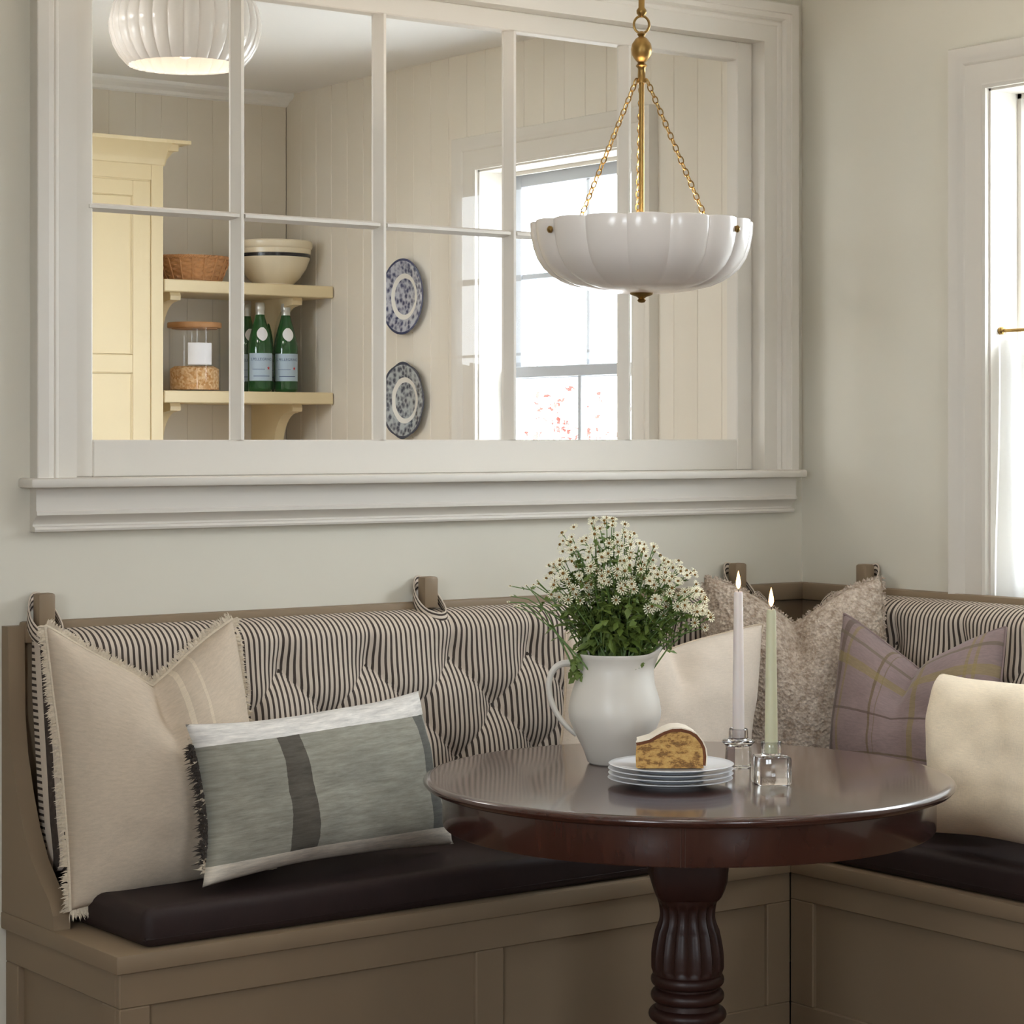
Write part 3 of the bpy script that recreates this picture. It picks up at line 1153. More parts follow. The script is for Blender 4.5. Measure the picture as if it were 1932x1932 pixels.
for i in range(41):
    z = .505 - (.505 - .350) * i / 40
    u = i / 40
    r = .0625 - .006 * math.sin(math.pi * min(1, u * 2.2)) + .012 * smoothstep(.25, .8, u) - .004 * smoothstep(.9, 1, u)
    ps.append((r, z))
b.lathe(ps, 180, rf=flute)
b.build('fluted_column', M['mahogany_base'], tb, ang=50)
b = MB()
ps = [(.058, .352)]
for zc, rr in ((.338, .0745), (.306, .0745), (.268, .079)):
    for k in range(9):
        w = math.pi * k / 8
        ps.append((rr - .014 + .014 * math.sin(w), zc + .014 * math.cos(w)))
ps += [(.062, .245), (.070, .20), (.082, .16), (.082, .12), (0, .12)]
b.lathe(ps, 64)
b.build('turned_rings', M['mahogany_base'], tb, ang=50)
FT = MB()
poly = [(.0, .20), (.05, .19), (.14, .15), (.24, .085), (.33, .045), (.37, .04), (.385, .02), (.38, .0), (.34, .0), (.30, .012), (.20, .055), (.10, .09), (.0, .10)]
FT.prism(poly, lambda p, q, a: (p, a, q), -.03, .03)
FTm = FT.mesh('foot', M['mahogany_base'])
for k in range(4):
    reuse('foot', FTm, tb, (0, 0, 0), (0, 0, R(8.5 + 90 * k)))

# ------------------------------------------------------------------ pitcher and flowers
PXY = Vector((-1.357, -.857))
ZT = .7502
pt = thing('pitcher', (PXY.x, PXY.y, ZT), (0, 0, R(-36.5)), label='white ceramic pitcher holding flowers on the round table', cat='pitcher')
prof = [(0, 0), (.052, 0), (.057, .004), (.066, .03), (.084, .065), (.096, .095), (.0975, .112), (.094, .135), (.084, .168), (.075, .195), (.0745, .208), (.079, .222), (.083, .229), (.082, .232), (.078, .231), (.072, .215), (.070, .195), (.078, .165), (.088, .13), (.088, .10), (.06, .03), (0, .015)]
def spout(a, r, z):
    k = math.exp(-((math.atan2(math.sin(a), math.cos(a))) / .38) ** 2)
    w = smoothstep(.17, .231, z)
    return (r + .018 * k * w, .016 * k * smoothstep(.2, .231, z))
MB().lathe(prof, 96, rf=spout).build('body', M['ceramic'], pt, ang=60)
hp = []
for i in range(25):
    u = i / 24
    hp.append(Vector((-.078, 0, .205)) * (1 - u) ** 3 + Vector((-.15, 0, .235)) * 3 * u * (1 - u) ** 2 + Vector((-.165, 0, .12)) * 3 * u * u * (1 - u) + Vector((-.080, 0, .06)) * u ** 3)
MB().tube(hp, [.0095 - .003 * (i / 24) for i in range(25)], 12, flat=(1.25, .8)).build('handle', M['ceramic'], pt)

bq = thing('bouquet', (PXY.x, PXY.y, .97), label='bunch of small cream daisies with dark centres and green foliage in the pitcher', cat='flowers')
rf_ = random.Random(11)
# flower head: petals (0) and domed centre (1)
def daisy_mesh(npet, r, cup):
    b = MB()
    for k in range(npet):
        a = 2 * math.pi * k / npet
        w = math.pi / npet * .95
        p = lambda rr, aa, z: (rr * math.cos(aa), rr * math.sin(aa), z)
        b.add([p(r * .25, a - w * .5, 0), p(r * .25, a + w * .5, 0), p(r * .8, a + w * .55, cup), p(r, a, cup * .7), p(r * .8, a - w * .55, cup)], [[0, 1, 2, 3, 4]], 0)
    b.lathe([(.22 * r, -.001), (.27 * r, .0015), (.16 * r, .0032), (0, .0038)], 8, mi=1)
    b.lathe([(0, -.004), (.22 * r, -.002), (.3 * r, -.0005)], 6, mi=2)
    return b.mesh('flower', [M['petal'], M['disc'], M['stem']], smooth=False)
DM = [daisy_mesh(11, .0118, .0015), daisy_mesh(10, .0108, .003), daisy_mesh(12, .0124, -.002), daisy_mesh(9, .0096, .004)]
camright = Vector((math.cos(R(36.5)), -math.sin(R(36.5)), 0))
camback = Vector((-math.sin(R(36.5)), -math.cos(R(36.5)), 0))     # towards the camera
heads = []
clumps = [(-.03, 0, .150, .105, 95), (.10, .02, .085, .085, 70), (-.085, .0, .105, .07, 50), (.145, .01, .045, .06, 38), (.03, .03, .125, .10, 45)]   # right, toward camera, up, radius, heads
for cx, cy, cz, rad, cnt in clumps:
    for _ in range(cnt):
        while True:
            d = Vector((rf_.gauss(0, 1), rf_.gauss(.45, 1), rf_.gauss(.3, 1))).normalized()
            if d.z > -.45 and d.y > -.5: break
        rr = rad * rf_.uniform(.80, 1.06)
        p = camright * (cx + d.x * rr) + camback * (cy + d.y * rr) + Vector((0, 0, cz + .045 + d.z * rr * .95))
        heads.append((p, (camright * d.x + camback * (d.y + .45) + Vector((0, 0, d.z + .25))).normalized()))
heads = heads[:292]
for k in range(8):      # the loose sprig at the left
    heads.append((camright * rf_.uniform(-.225, -.15) + camback * rf_.uniform(-.03, .03) + Vector((0, 0, rf_.uniform(.11, .165))), Vector((-.3, -.3, .8)).normalized()))
heads = heads[:300]
st, lf = MB(), MB()
def leaf(b, p, d, nrm, ln, w):
    sdv = d.cross(nrm).normalized() * w
    tip = p + d * ln - nrm * ln * .15
    m1, m2 = p + d * ln * .35, p + d * ln * .68
    b.add([p, m1 + sdv, m1 + sdv * .35 + d * ln * .08, m2 + sdv * .8, tip, m2 - sdv * .8, m1 - sdv * .35 + d * ln * .08, m1 - sdv, m1 + nrm * w * .25], [[0, 8, 1], [1, 8, 2], [2, 8, 3], [3, 8, 4], [4, 8, 5], [5, 8, 6], [6, 8, 7], [7, 8, 0]])
for k, (p, nrm) in enumerate(heads):
    q = Vector(p)
    sprig = k >= len(heads) - 8
    o = reuse('flower', DM[rf_.randrange(4)], bq, q, Vector((0, 0, 1)).rotation_difference(nrm).to_euler(), (rf_.uniform(.35, .5) if sprig else rf_.uniform(.85, 1.1),) * 3)
    a = rf_.uniform(0, 2 * math.pi)
    r0 = .055 * math.sqrt(rf_.random())
    base = Vector((r0 * math.cos(a), r0 * math.sin(a), -.10 + .05 * rf_.random()))
    mid = base.lerp(q, .55) + Vector((0, 0, .03)) - Vector((q.x, q.y, 0)) * .18
    if sprig:
        mid = base.lerp(q, .72) + Vector((rf_.gauss(0, .012), rf_.gauss(0, .012), rf_.uniform(.05, .085)))
    if k % 3 == 0 or sprig:
        pts = [base * (1 - u) ** 2 + mid * 2 * u * (1 - u) + q * u * u for u in (0, .25, .5, .75, 1)]
        st.tube(pts, [.0022, .002, .0016, .0013, .001], 5)
    for _ in range(2 if sprig else 8):
        u = rf_.uniform(.30, .94)
        pp = base * (1 - u) ** 2 + mid * 2 * u * (1 - u) + q * u * u
        d = Vector((rf_.gauss(0, 1), rf_.gauss(0, 1), rf_.gauss(.1, .6))).normalized()
        leaf(lf, pp, d, Vector((rf_.gauss(0, .5), rf_.gauss(0, .5), 1)).normalized(), rf_.uniform(.012, .026), rf_.uniform(.0035, .007))
for k in range(420):     # denser greenery low down, over the rim
    a = rf_.uniform(0, 2 * math.pi)
    u = rf_.random()
    r0 = (.05 + .085 * u) * math.sqrt(rf_.random())
    pp = Vector((r0 * math.cos(a), r0 * math.sin(a), .02 + .10 * u * rf_.uniform(.7, 1.3)))
    d = Vector((math.cos(a) + rf_.gauss(0, .7), math.sin(a) + rf_.gauss(0, .7), rf_.gauss(.1, .6))).normalized()
    leaf(lf, pp, d, Vector((rf_.gauss(0, .5), rf_.gauss(0, .5), 1)).normalized(), rf_.uniform(.025, .05), rf_.uniform(.007, .012))
for k in range(14):      # a drooping leaf spray over the handle side
    u = k / 13
    pp = camright * (-.07 - .015 * math.sin(u * 3)) + camback * .03 + Vector((0, 0, .02 - .055 * u))
    leaf(lf, pp, (Vector((rf_.gauss(0, .6), rf_.gauss(0, .6), -.6))).normalized(), Vector((-.6, -.6, .4)).normalized(), .03, .009)
o = st.build('stems', M['stem'], bq)
o['kind'] = 'stuff'
o = lf.build('foliage', M['leaf'], bq, smooth=False, fix=False)
o['kind'] = 'stuff'

# ------------------------------------------------------------------ plates and cake
def plate_mesh():
    prof = [(0, 0), (.066, 0), (.068, -.0), (.070, .002), (.085, .006), (.112, .0105), (.122, .0125), (.1235, .0138), (.122, .0148), (.110, .0130), (.084, .0085), (.070, .0052), (0, .0048)]
    return MB().lathe(prof, 96).mesh('dessert_plate', M['plate'], ang=60)
pm = plate_mesh()
KX, KY = -1.452, -1.148
names = ['lowest of the four white dessert plates stacked on the table', 'second plate from the bottom of the white dessert plate stack',
         'third plate from the bottom of the white dessert plate stack', 'top white dessert plate of the stack, under the cake slice']
for k in range(4):
    o = bpy.data.objects.new('dessert_plate', pm)
    o.location = (KX + .0008 * (k % 2), KY - .0006 * k, ZT + .0092 * k)
    COL.objects.link(o)
    tag(o, names[k], 'plate', 'stack of dessert plates')
ck = thing('cake_slice', (KX, KY, ZT + .0092 * 3 + .0068), (0, 0, R(-36.5)), label='slice of marbled coffee cake with white glaze on the top plate', cat='cake')
ck.scale = (.955, .955, 1.0)
top = [(-.072, .050), (-.060, .052), (-.045, .056), (-.030, .064), (-.015, .072), (.002, .0775), (.020, .078), (.038, .074), (.052, .066), (.063, .053), (.069, .040), (.071, .024), (.070, .006)]
body = [(-.072, .002), (-.073, .025)] + [(x * .965 - .0015, z * .93) for x, z in top] + [(.066, 0), (-.068, 0)]
def wedge(poly, y0, y1):
    """a slice thinner towards the back"""
    b = MB()
    n = len(poly)
    rnd = random.Random(3)
    ns = 7
    vs = []
    for s in range(ns + 1):
        u = s / ns
        y = y0 + (y1 - y0) * u
        for i, (x, z) in enumerate(poly):
            j = .0012 if 0 < s < ns else 0.0006
            vs.append((x * (1 - .10 * u) + rnd.uniform(-j, j), y, z + rnd.uniform(-j, j)))
    fs = []
    for s in range(ns):
        for i in range(n):
            j = (i + 1) % n
            fs.append([s * n + i, s * n + j, (s + 1) * n + j, (s + 1) * n + i])
    fs += [list(range(n)), list(range(ns * n, ns * n + n))[::-1]]
    b.add(vs, fs)
    return b
wedge(body, -.03, .045).build('crumb', M['crumb'], ck, ang=50)
def shell(o0, o1, y0, y1, i0=0):
    """a skin following the top of the slice between two offsets"""
    pts = top[i0:]
    out = []
    for i, (x, z) in enumerate(pts):
        a, c = pts[max(0, i - 1)], pts[min(len(pts) - 1, i + 1)]
        d = Vector((c[0] - a[0], c[1] - a[1])).normalized()
        out.append((x, z, -d.y, d.x))
    poly = [(x + nx * o1, z + nz * o1) for x, z, nx, nz in out] + [(x + nx * o0, z + nz * o0) for x, z, nx, nz in out[::-1]]
    return wedge(poly, y0, y1)
shell(-.0055, .0005, -.0308, .0458).build('crust', M['crust'], ck, ang=50)
shell(.0006, .0030, -.0306, .0462).build('glaze', M['icing'], ck, ang=50)

# ------------------------------------------------------------------ crystal candle holders and candles
def candle(loc_, h, r0, r1, mat_, label):
    t = thing('taper_candle', loc_, label=label, cat='candle', group='lit taper candles')
    MB().lathe([(0, 0), (r0, 0), (r0, .02), (r1, h - .006), (r1 * .8, h - .001), (r1 * .3, h - .002), (0, h - .003)], 28).build('wax', mat_, t, ang=50)
    MB().tube([(0, 0, h - .004), (.0005, 0, h + .004), (.002, .001, h + .010)], .0009, 6).build('wick', M['wick'], t)
    MB().lathe([(0, h + .004), (.0032, h + .008), (.0052, h + .014), (.0050, h + .020), (.0034, h + .029), (.0016, h + .037), (0, h + .043)], 20).build('flame', M['flame'], t, ang=180)
H1, H2 = (-1.185, -1.052), (-1.286, -1.26)
h1 = thing('candle_holder', (H1[0], H1[1], ZT), label='clear crystal candle holder with a flared collar, under the white candle', cat='candle holder', group='crystal candle holders')
prof = [(0, 0), (.026, 0), (.028, .002), (.028, .010), (.0265, .038), (.027, .044), (.030, .048), (.0335, .051), (.0345, .0545), (.032, .0565), (.024, .058), (.0205, .060), (.020, .078), (.0185, .0795), (.0165, .078), (.0165, .062), (0, .061)]
def facet(a, r, z):
    k = math.cos(math.pi / 8) / math.cos((a % (math.pi / 4)) - math.pi / 8)
    return r * (k if z < .045 else 1)
MB().lathe(prof, 64, rf=facet).build('body', M['crystal'], h1, ang=28)
h2 = thing('candle_holder', (H2[0], H2[1], ZT), (0, 0, R(-36.5 + 10)), label='square block crystal candle holder, under the pale green candle', cat='candle holder', group='crystal candle holders')
b = MB()
b.box(-.033, .033, -.033, .033, 0, .055, .004, seg=2)
b.build('block', M['crystal'], h2, ang=28)
b = MB()
b.lathe([(0, .0555), (.018, .0555), (.0195, .059), (.0205, .081), (.0195, .0825), (.0165, .081), (.0160, .061), (0, .060)], 40)
b.build('cup', M['crystal'], h2, ang=40)
candle((H1[0], H1[1], ZT + .0615), .303, .0125, .0095, M['candle_white'], 'white taper candle in the flared crystal holder')
candle((H2[0], H2[1], ZT + .0605), .284, .0130, .0095, M['candle_sage'], 'pale green taper candle in the square crystal holder')

# ------------------------------------------------------------------ pendant over the table
pd_ = thing('pendant_light', (-1.42, -1.021, 1.726), label='scalloped white glass bowl pendant on brass chains over the table', cat='pendant lamp')
N = 16
def lobes(a, r, z):
    w = abs(math.sin(a * N / 2 + .35))
    k = min(1, r / .10)
    return (r * (1 + .042 * k * (w ** .5 - .6)), .003 * (w ** .5) * smoothstep(.10, .139, z))
prof = [(.020, 0), (.07, .002), (.11, .007), (.139, .014), (.160, .023), (.178, .034), (.195, .049), (.208, .069), (.216, .092), (.221, .118), (.222, .135), (.2215, .139), (.219, .140), (.217, .135), (.216, .118), (.211, .093), (.203, .071), (.190, .052), (.174, .038), (.156, .027), (.136, .018), (.108, .011), (.07, .006), (.020, .004)]
MB().lathe(prof, 320, rf=lobes).build('bowl', M['opal'], pd_, ang=28)
MB().lathe([(0, -.020), (.006, -.019), (.009, -.015), (.006, -.011), (.010, -.008), (.022, -.004), (.024, .001), (.018, .007), (0, .008)], 32).build('finial', M['brass'], pd_, ang=60)
MB().lathe([(0, .005), (.0055, .005), (.0055, .440), (0, .440)], 20).build('rod', M['brass'], pd_)
MB().lathe([(0, .425), (.012, .425), (.012, .431), (.008, .436), (.0075, .455), (.012, .460), (.007, .466), (.013, .472), (.0195, .482), (.0215, .493), (.0195, .504), (.012, .515), (.006, .519), (.009, .524), (.004, .530), (0, .530)], 32).build('hub', M['brass'], pd_, ang=60)
cr = Vector((math.cos(R(36.5)), -math.sin(R(36.5)), 0))
b = MB()
b.tube([cr * .0155 * math.cos(w) + Vector((0, 0, .5435 + .0175 * math.sin(w))) for w in [2 * math.pi * k / 28 for k in range(28)]], .0026, 8, closed=True)
b.build('ring', M['brass'], pd_)
MB().lathe([(0, .558), (.0035, .558), (.010, .566), (.0105, .572), (.0065, .578), (.0065, .97), (0, .97)], 24).build('stem', M['brass'], pd_, ang=50)
MB().lathe([(0, .945), (.058, .950), (.062, .958), (.062, CZ - 1.726), (0, CZ - 1.726)], 40).build('canopy', M['brass'], pd_, ang=40)
lk = MB()
lk.tube([(.0052 * math.cos(w), 0, .0085 * math.sin(w)) for w in [2 * math.pi * k / 18 for k in range(18)]], .0014, 6, closed=True)
lkm = lk.mesh('link', M['brass'])
for ang in (-57 - 36.5 - 90, 54 - 36.5 - 90, 180 - 36.5 - 90):
    d = Vector((math.cos(R(ang)), math.sin(R(ang)), 0))
    A, B = d * .012 + Vector((0, 0, .432)), d * .163 + Vector((0, 0, .118))
    dirv = (A - B).normalized()
    ch = thing('chain')
    ch.parent = pd_
    cnt = int((A - B).length / .0138)
    q0 = Vector((0, 0, 1)).rotation_difference(dirv)
    for k in range(cnt):
        p = B.lerp(A, (k + .5) / cnt)
        reuse('link', lkm, ch, p, (q0.to_matrix() @ Matrix.Rotation(R(90 * (k % 2) + 20), 3, 'Z')).to_euler())
    k_ = MB().lathe([(0, 0), (.007, 0), (.007, .004), (.004, .007), (0, .008)], 16)
    kx = k_.build('knob', M['brass'], pd_)
    kx.location = d * .2215 + Vector((0, 0, .118))
    kx.rotation_euler = Vector((0, 0, 1)).rotation_difference(d).to_euler()
    b = MB()
    b.tube([d * .160 + Vector((0, 0, .118)), d * .220 + Vector((0, 0, .118))], .0022, 8)
    b.build('chain_pin', M['brass'], pd_)

pl_ = bpy.data.lights.new('pendant_bulb', 'POINT')
pl_.energy, pl_.color, pl_.shadow_soft_size = 13.0, (1.0, .88, .74), .03
q = bpy.data.objects.new('pendant_bulb', pl_)
q.location = (0, 0, .045)
q.parent = pd_
COL.objects.link(q)

# ------------------------------------------------------------------ half curtain on its rod
CX = .035
cr_ = thing('curtain_rod', (CX, -1.2335, 1.702), label='thin brass curtain rod across the right window', cat='curtain rod')
MB().tube([(0, -.552, 0), (0, .552, 0)], .0045, 12).build('rod', M['brass'], cr_)
for y in (-.546, .546):
    MB().lathe([(0, -.006), (.010, -.006), (.010, 0), (.007, .003), (0, .004)], 16).xf(Matrix.Translation((0, y, 0)) @ Matrix.Rotation(R(90 if y > 0 else -90), 4, 'X')).build('socket', M['brass'], cr_)
cu = thing('cafe_curtain', (CX, -1.2335, 1.02), label='sheer white half curtain gathered on the brass rod', cat='curtain')
def cfold(y, u):
    """depth of the folds; u = 0 at the hem, 1 at the rod"""
    a = 1.0 - .25 * u
    ph = 5 * noise.noise(Vector((y * 2.1, u * .5, 0)))
    return a * (.016 * math.sin(y * 78 + ph) + .008 * math.sin(y * 37 + 2 * ph + 1.2 * u))
vs, fs, uv = [], [], []
nu, nv = 320, 30
for j in range(nv + 1):
    u = j / nv
    for i in range(nu + 1):
        y = -.550 + 1.10 * i / nu
        pinch = .010 * smoothstep(.9, 1, u) * abs(math.sin(i / nu * math.pi * 11))
        vs.append((cfold(y, u), y * (1 + .0 * u), .664 * u - pinch + .002 * math.sin(y * 30)))
for j in range(nv):
    for i in range(nu):
        k = j * (nu + 1) + i
        fs.append([k, k + 1, k + nu + 2, k + nu + 1])
MB().add(vs, fs).build('panel', M['curtain'], cu, ang=180, fix=False)
b = MB()
rg = MB()
rg.tube([(.008 * math.cos(w), 0, .008 * math.sin(w)) for w in [2 * math.pi * k / 16 for k in range(16)]], .0012, 6, closed=True)
rgm = rg.mesh('ring', M['brass'])
for i in range(12):
    reuse('ring', rgm, cu, (0, -.54 + 1.08 * i / 11, .681))

# ------------------------------------------------------------------ pantry: cabinet, shelves and what stands on them
cb = thing('pantry_cabinet', (-1.10, 2.56, 0), label='tall cream yellow cupboard with a cornice in the pantry', cat='cupboard')
def cpart(b, name, mat_=None, par=None, **kw):
    return part(b, name, mat_ or M['yellow'], cb, **kw)
CF = 2.412     # face of the door frame
x0, x1 = -1.52, -.689
b = MB()
b.box(x0, x1, CF, PYB - .002, 0, 2.37, .002)
cpart(b, 'carcass')
b = MB()
b.prism([(CF, 2.355), (CF - .010, 2.362), (CF - .014, 2.376), (CF - .018, 2.384), (CF - .040, 2.408), (CF - .062, 2.424), (CF - .070, 2.430), (CF - .072, 2.442), (PYB - .002, 2.442), (PYB - .002, 2.355)], lambda p, q, a: (a, p, q), x0, x1 + .002)
b.prism([(x1, 2.355), (x1 + .010, 2.362), (x1 + .014, 2.376), (x1 + .018, 2.384), (x1 + .040, 2.408), (x1 + .062, 2.424), (x1 + .070, 2.430), (x1 + .072, 2.442), (x1 - .02, 2.442), (x1 - .02, 2.355)], lambda p, q, a: (p, a, q), CF - .0, PYB - .002)
b.box(x1 - .02, x1 + .072, CF - .072, CF, 2.430, 2.442)
b.box(x1 - .02, x1 + .040, CF - .040, CF, 2.408, 2.430)
cpart(b, 'cornice', ang=25)
def cab_door(xa, xb):
    za, zb = .10, 2.303
    st = .066
    b = MB()
    f0, f1 = CF - .004, CF + .012
    b.box(xa, xa + st, f0, f1, za, zb, .0015).box(xb - st, xb, f0, f1, za, zb, .0015)
    for q0, q1 in ((zb - .052, zb), (1.652, 1.712), (.95, 1.01), (za, za + .08)):
        b.box(xa + st, xb - st, f0, f1, q0, q1, .0015)
    d = cpart(b, 'door', smooth=False)
    off = loc(cb)
    for q0, q1 in ((1.712, zb - .052), (1.01, 1.652), (za + .08, .95)):
        p = MB().box(xa + st - .003, xb - st + .003, CF + .003, CF + .011, q0 - .003, q1 + .003)
        p.v = [(v[0] - off.x, v[1] - off.y, v[2] - off.z) for v in p.v]
        p.build('panel', M['yellow'], d, smooth=False)
        p = MB()
        p.tube([(xa + st + .003, CF - .001, q0 + .003), (xb - st - .003, CF - .001, q0 + .003), (xb - st - .003, CF - .001, q1 - .003), (xa + st + .003, CF - .001, q1 - .003)], .003, 6, closed=True)
        p.v = [(v[0] - off.x, v[1] - off.y, v[2] - off.z) for v in p.v]
        p.build('bead', M['yellow'], d)
# the frame round the doors stands proud by the width of the shadow gap
b = MB()
b.box(x0, x0 + .045, CF - .006, CF, 0, 2.37, .001).box(x1 - .045, x1, CF - .006, CF, 0, 2.37, .001).box(x0 + .045, x1 - .045, CF - .006, CF, 2.308, 2.37, .001)
cpart(b, 'face_frame', smooth=False)
cab_door(-1.472, -1.108)
cab_door(-1.102, -.737)

SF = 2.410     # front edge of the shelves
def shelf(z1, label):
    t = thing('wall_shelf', (-.34, 2.58, z1), label=label, cat='shelf', group='cream yellow pantry shelves')
    part(MB().box(-.683, -.004, SF, PYB - .002, z1 - .042, z1, .003), 'board', M['yellow'], t)
    zt = z1 - .042
    poly = [(PYB - .002, zt), (2.455, zt), (2.450, zt - .012), (2.452, zt - .026), (2.475, zt - .028)]
    for k in range(11):
        w = R(90) * k / 10
        poly.append((2.482 + .10 * math.sin(w), zt - .030 - .125 * (1 - math.cos(w))))
    poly += [(2.585, zt - .20), (2.60, zt - .26), (2.60, zt - .30), (PYB - .002, zt - .30)]
    for x in (-.618, -.13):
        b = MB()
        b.prism(poly, lambda p, q, a: (a, p, q), x - .02, x + .02)
        part(b, 'bracket', M['yellow'], t, ang=20)
shelf(1.975, 'upper cream yellow shelf carrying the basket and bowl')
shelf(1.594, 'lower cream yellow shelf carrying the jar and green bottles')

# basket
bk = thing('basket', (-.50, 2.545, 1.9755), label='low brown wicker basket on the upper pantry shelf', cat='basket')
def weave(a, r, z):
    row = int(z / .0095)
    return r + .0024 * math.sin(a * 18 + math.pi * row)
ps = []
for i in range(33):
    z = .004 + .078 * i / 32
    ps.append((.088 + .030 * (z / .082) ** .9, z))
b = MB()
b.lathe([(0, .004)] + ps, 144, rf=weave)
b.lathe([(0, .010), (.080, .012), (.108, .082)], 64)
for k in range(18):
    a = 2 * math.pi * k / 18 + .087
    b.tube([(.092 * math.cos(a), .092 * math.sin(a), 0.004), (.121 * math.cos(a), .121 * math.sin(a), .08)], .0026, 6)
b.v = [(p[0] * 1.12, p[1] * .95, p[2]) for p in b.v]
b.build('body', M['wicker'], bk, ang=60)
b = MB()
for s in (0, 1, 2):
    b.tube([((.118 * 1.12 + .003 * math.cos(30 * w + s * 2.1)) * math.cos(w), (.118 * .95 + .003 * math.cos(30 * w + s * 2.1)) * math.sin(w), .085 + .0035 * math.sin(30 * w + s * 2.1)) for w in [2 * math.pi * k / 160 for k in range(160)]], .0036, 6, closed=True)
b.build('rim', M['wicker'], bk)

# mixing bowl
mb_ = thing('mixing_bowl', (-.155, 2.575, 1.9755), label='large cream mixing bowl with a black stripe on the upper pantry shelf', cat='bowl')
prof = [(0, 0), (.070, 0), (.073, .004), (.072, .010), (.095, .032), (.118, .066), (.130, .098)]
MB().lathe(prof + [(.1315, .104), (.1315, .116), (.134, .118), (.1345, .134), (.137, .136), (.140, .142), (.140, .158), (.137, .163), (.131, .163), (.126, .150), (.120, .10), (.09, .04), (.05, .012), (0, .010)], 72).build('body', M['bowl'], mb_, ang=30)
MB().lathe([(.1316, .1035), (.1325, .1040), (.1325, .1155), (.1316, .1160)], 72).build('stripe', M['dark'], mb_)

# storage jar
jr = thing('storage_jar', (-.493, 2.545, 1.5945), label='glass storage jar of oats with a wooden lid on the lower pantry shelf', cat='jar')
MB().lathe([(0, 0), (.086, 0), (.090, .004), (.090, .222), (.087, .222), (.087, .008), (.083, .005), (0, .005)], 64).build('glass', M['jar'], jr, ang=40)
MB().lathe([(0, .0055), (.0855, .0055), (.0860, .078), (.07, .088), (.03, .084), (0, .090)], 48).build('oats', M['oats'], jr, ang=60)
MB().lathe([(0, .218), (.080, .218), (.080, .2225), (.094, .2225), (.095, .226), (.095, .238), (.093, .241), (0, .241)], 64).build('lid', M['oak'], jr, ang=40)
def wrap_label(r, a0, a1, z0, z1, rf=None, n=14, thick=.0005):
    b = MB()
    vs, fs = [], []
    for i in range(n + 1):
        a = a0 + (a1 - a0) * i / n
        for z in (z0, z1):
            for q in (0, thick):
                vs.append(((r + q) * math.cos(a), (r + q) * math.sin(a), z))
    for i in range(n):
        k = 4 * i
        fs += [[k + 1, k + 5, k + 7, k + 3], [k, k + 2, k + 6, k + 4], [k + 2, k + 3, k + 7, k + 6], [k, k + 4, k + 5, k + 1]]
    fs += [[0, 1, 3, 2], [4 * n, 4 * n + 2, 4 * n + 3, 4 * n + 1]]
    return b.add(vs, fs)
wrap_label(.0903, R(-133), R(-78), .092, .168).build('label', M['label'], jr)

# green water bottles with printed labels
def text_mesh(txt, size):
    c = bpy.data.curves.new('lettering', 'FONT')
    c.body = txt
    c.size = size
    c.align_x = 'CENTER'
    o = bpy.data.objects.new('lettering', c)
    COL.objects.link(o)
    bpy.context.view_layer.update()
    dg = bpy.context.evaluated_depsgraph_get()
    me = o.evaluated_get(dg).to_mesh()
    vs = [v.co.copy() for v in me.vertices]
    fs = [list(p.vertices) for p in me.polygons]
    o.evaluated_get(dg).to_mesh_clear()
    bpy.data.objects.remove(o)
    return vs, fs
def bottle(loc_, label, face=-112):
    t = thing('bottle', loc_, label=label, cat='bottle', group='green bottles on the lower pantry shelf')
    prof = [(0, .003), (.034, 0), (.0415, .003), (.0435, .012), (.0435, .150), (.0425, .168), (.0385, .192), (.031, .222), (.0225, .250), (.0170, .270), (.0150, .285), (.0150, .296), (0, .297)]
    MB().lathe(prof, 48).build('glass', M['bottle'], t, ang=60)
    MB().lathe([(.0162, .276), (.0156, .290), (.0166, .292), (.0172, .300), (.0166, .316), (.0145, .319), (0, .319)], 32).build('foil_cap', M['silver'], t, ang=50)
    wrap_label(.0438, R(face - 66), R(face + 66), .040, .138, n=24).build('label', M['bluelabel'], t)
    vs, fs = text_mesh('S.PELLEGRINO', .0135)
    b = MB()
    b.add([(.0446 * math.cos(R(face) + v.x / .0446), .0446 * math.sin(R(face) + v.x / .0446), .112 + v.y) for v in vs], fs)
    b.build('lettering', M['ink'], t, smooth=False, fix=False)
    # red star and fine print lines on the label
    b = MB()
    star = []
    for k in range(10):
        rr = .0075 if k % 2 == 0 else .003
        star.append((rr * math.sin(math.pi * k / 5), rr * math.cos(math.pi * k / 5)))
    a0 = R(face + 34)
    b.add([(.0446 * math.cos(a0 + p / .0446), .0446 * math.sin(a0 + p / .0446), .085 + q) for p, q in star] + [(.0447 * math.cos(a0), .0447 * math.sin(a0), .085)], [[10, k, (k + 1) % 10] for k in range(10)])
    b.build('star', M['red'], t, smooth=False, fix=False)
    b = wrap_label(.0443, R(face - 40), R(face + 40), .0555, .0575, n=10, thick=.0003)
    b2 = wrap_label(.0443, R(face - 45), R(face + 15), .0805, .0818, n=10, thick=.0003)
    b.add(b2.v, b2.f)
    b.build('print', M['ink'], t)
    # shield-shaped neck label following the shoulder
    b = MB()
    vs, fs = [], []
    g = 8
    for j in range(g + 1):
        zz = .182 + .048 * j / g
        half = .020 * (1 - ((j / g - .5) * 2) ** 2 * .75) * (.75 if j == 0 else 1)
        r = .0395 + (.0285 - .0395) * ((zz - .186) / .044)
        for i in range(g + 1):
            a = R(face + 6) + half * (2 * i / g - 1) / r
            vs.append(((r + .0018) * math.cos(a), (r + .0018) * math.sin(a), zz))
    for j in range(g):
        for i in range(g):
            k = j * (g + 1) + i
            fs.append([k, k + 1, k + g + 2, k + g + 1])
    b.add(vs, fs)
    b.build('neck_label', M['label'], t, fix=False)
    return t
bottle((-.243, 2.52, 1.5945), 'left of the two front green glass water bottles on the pantry shelf')
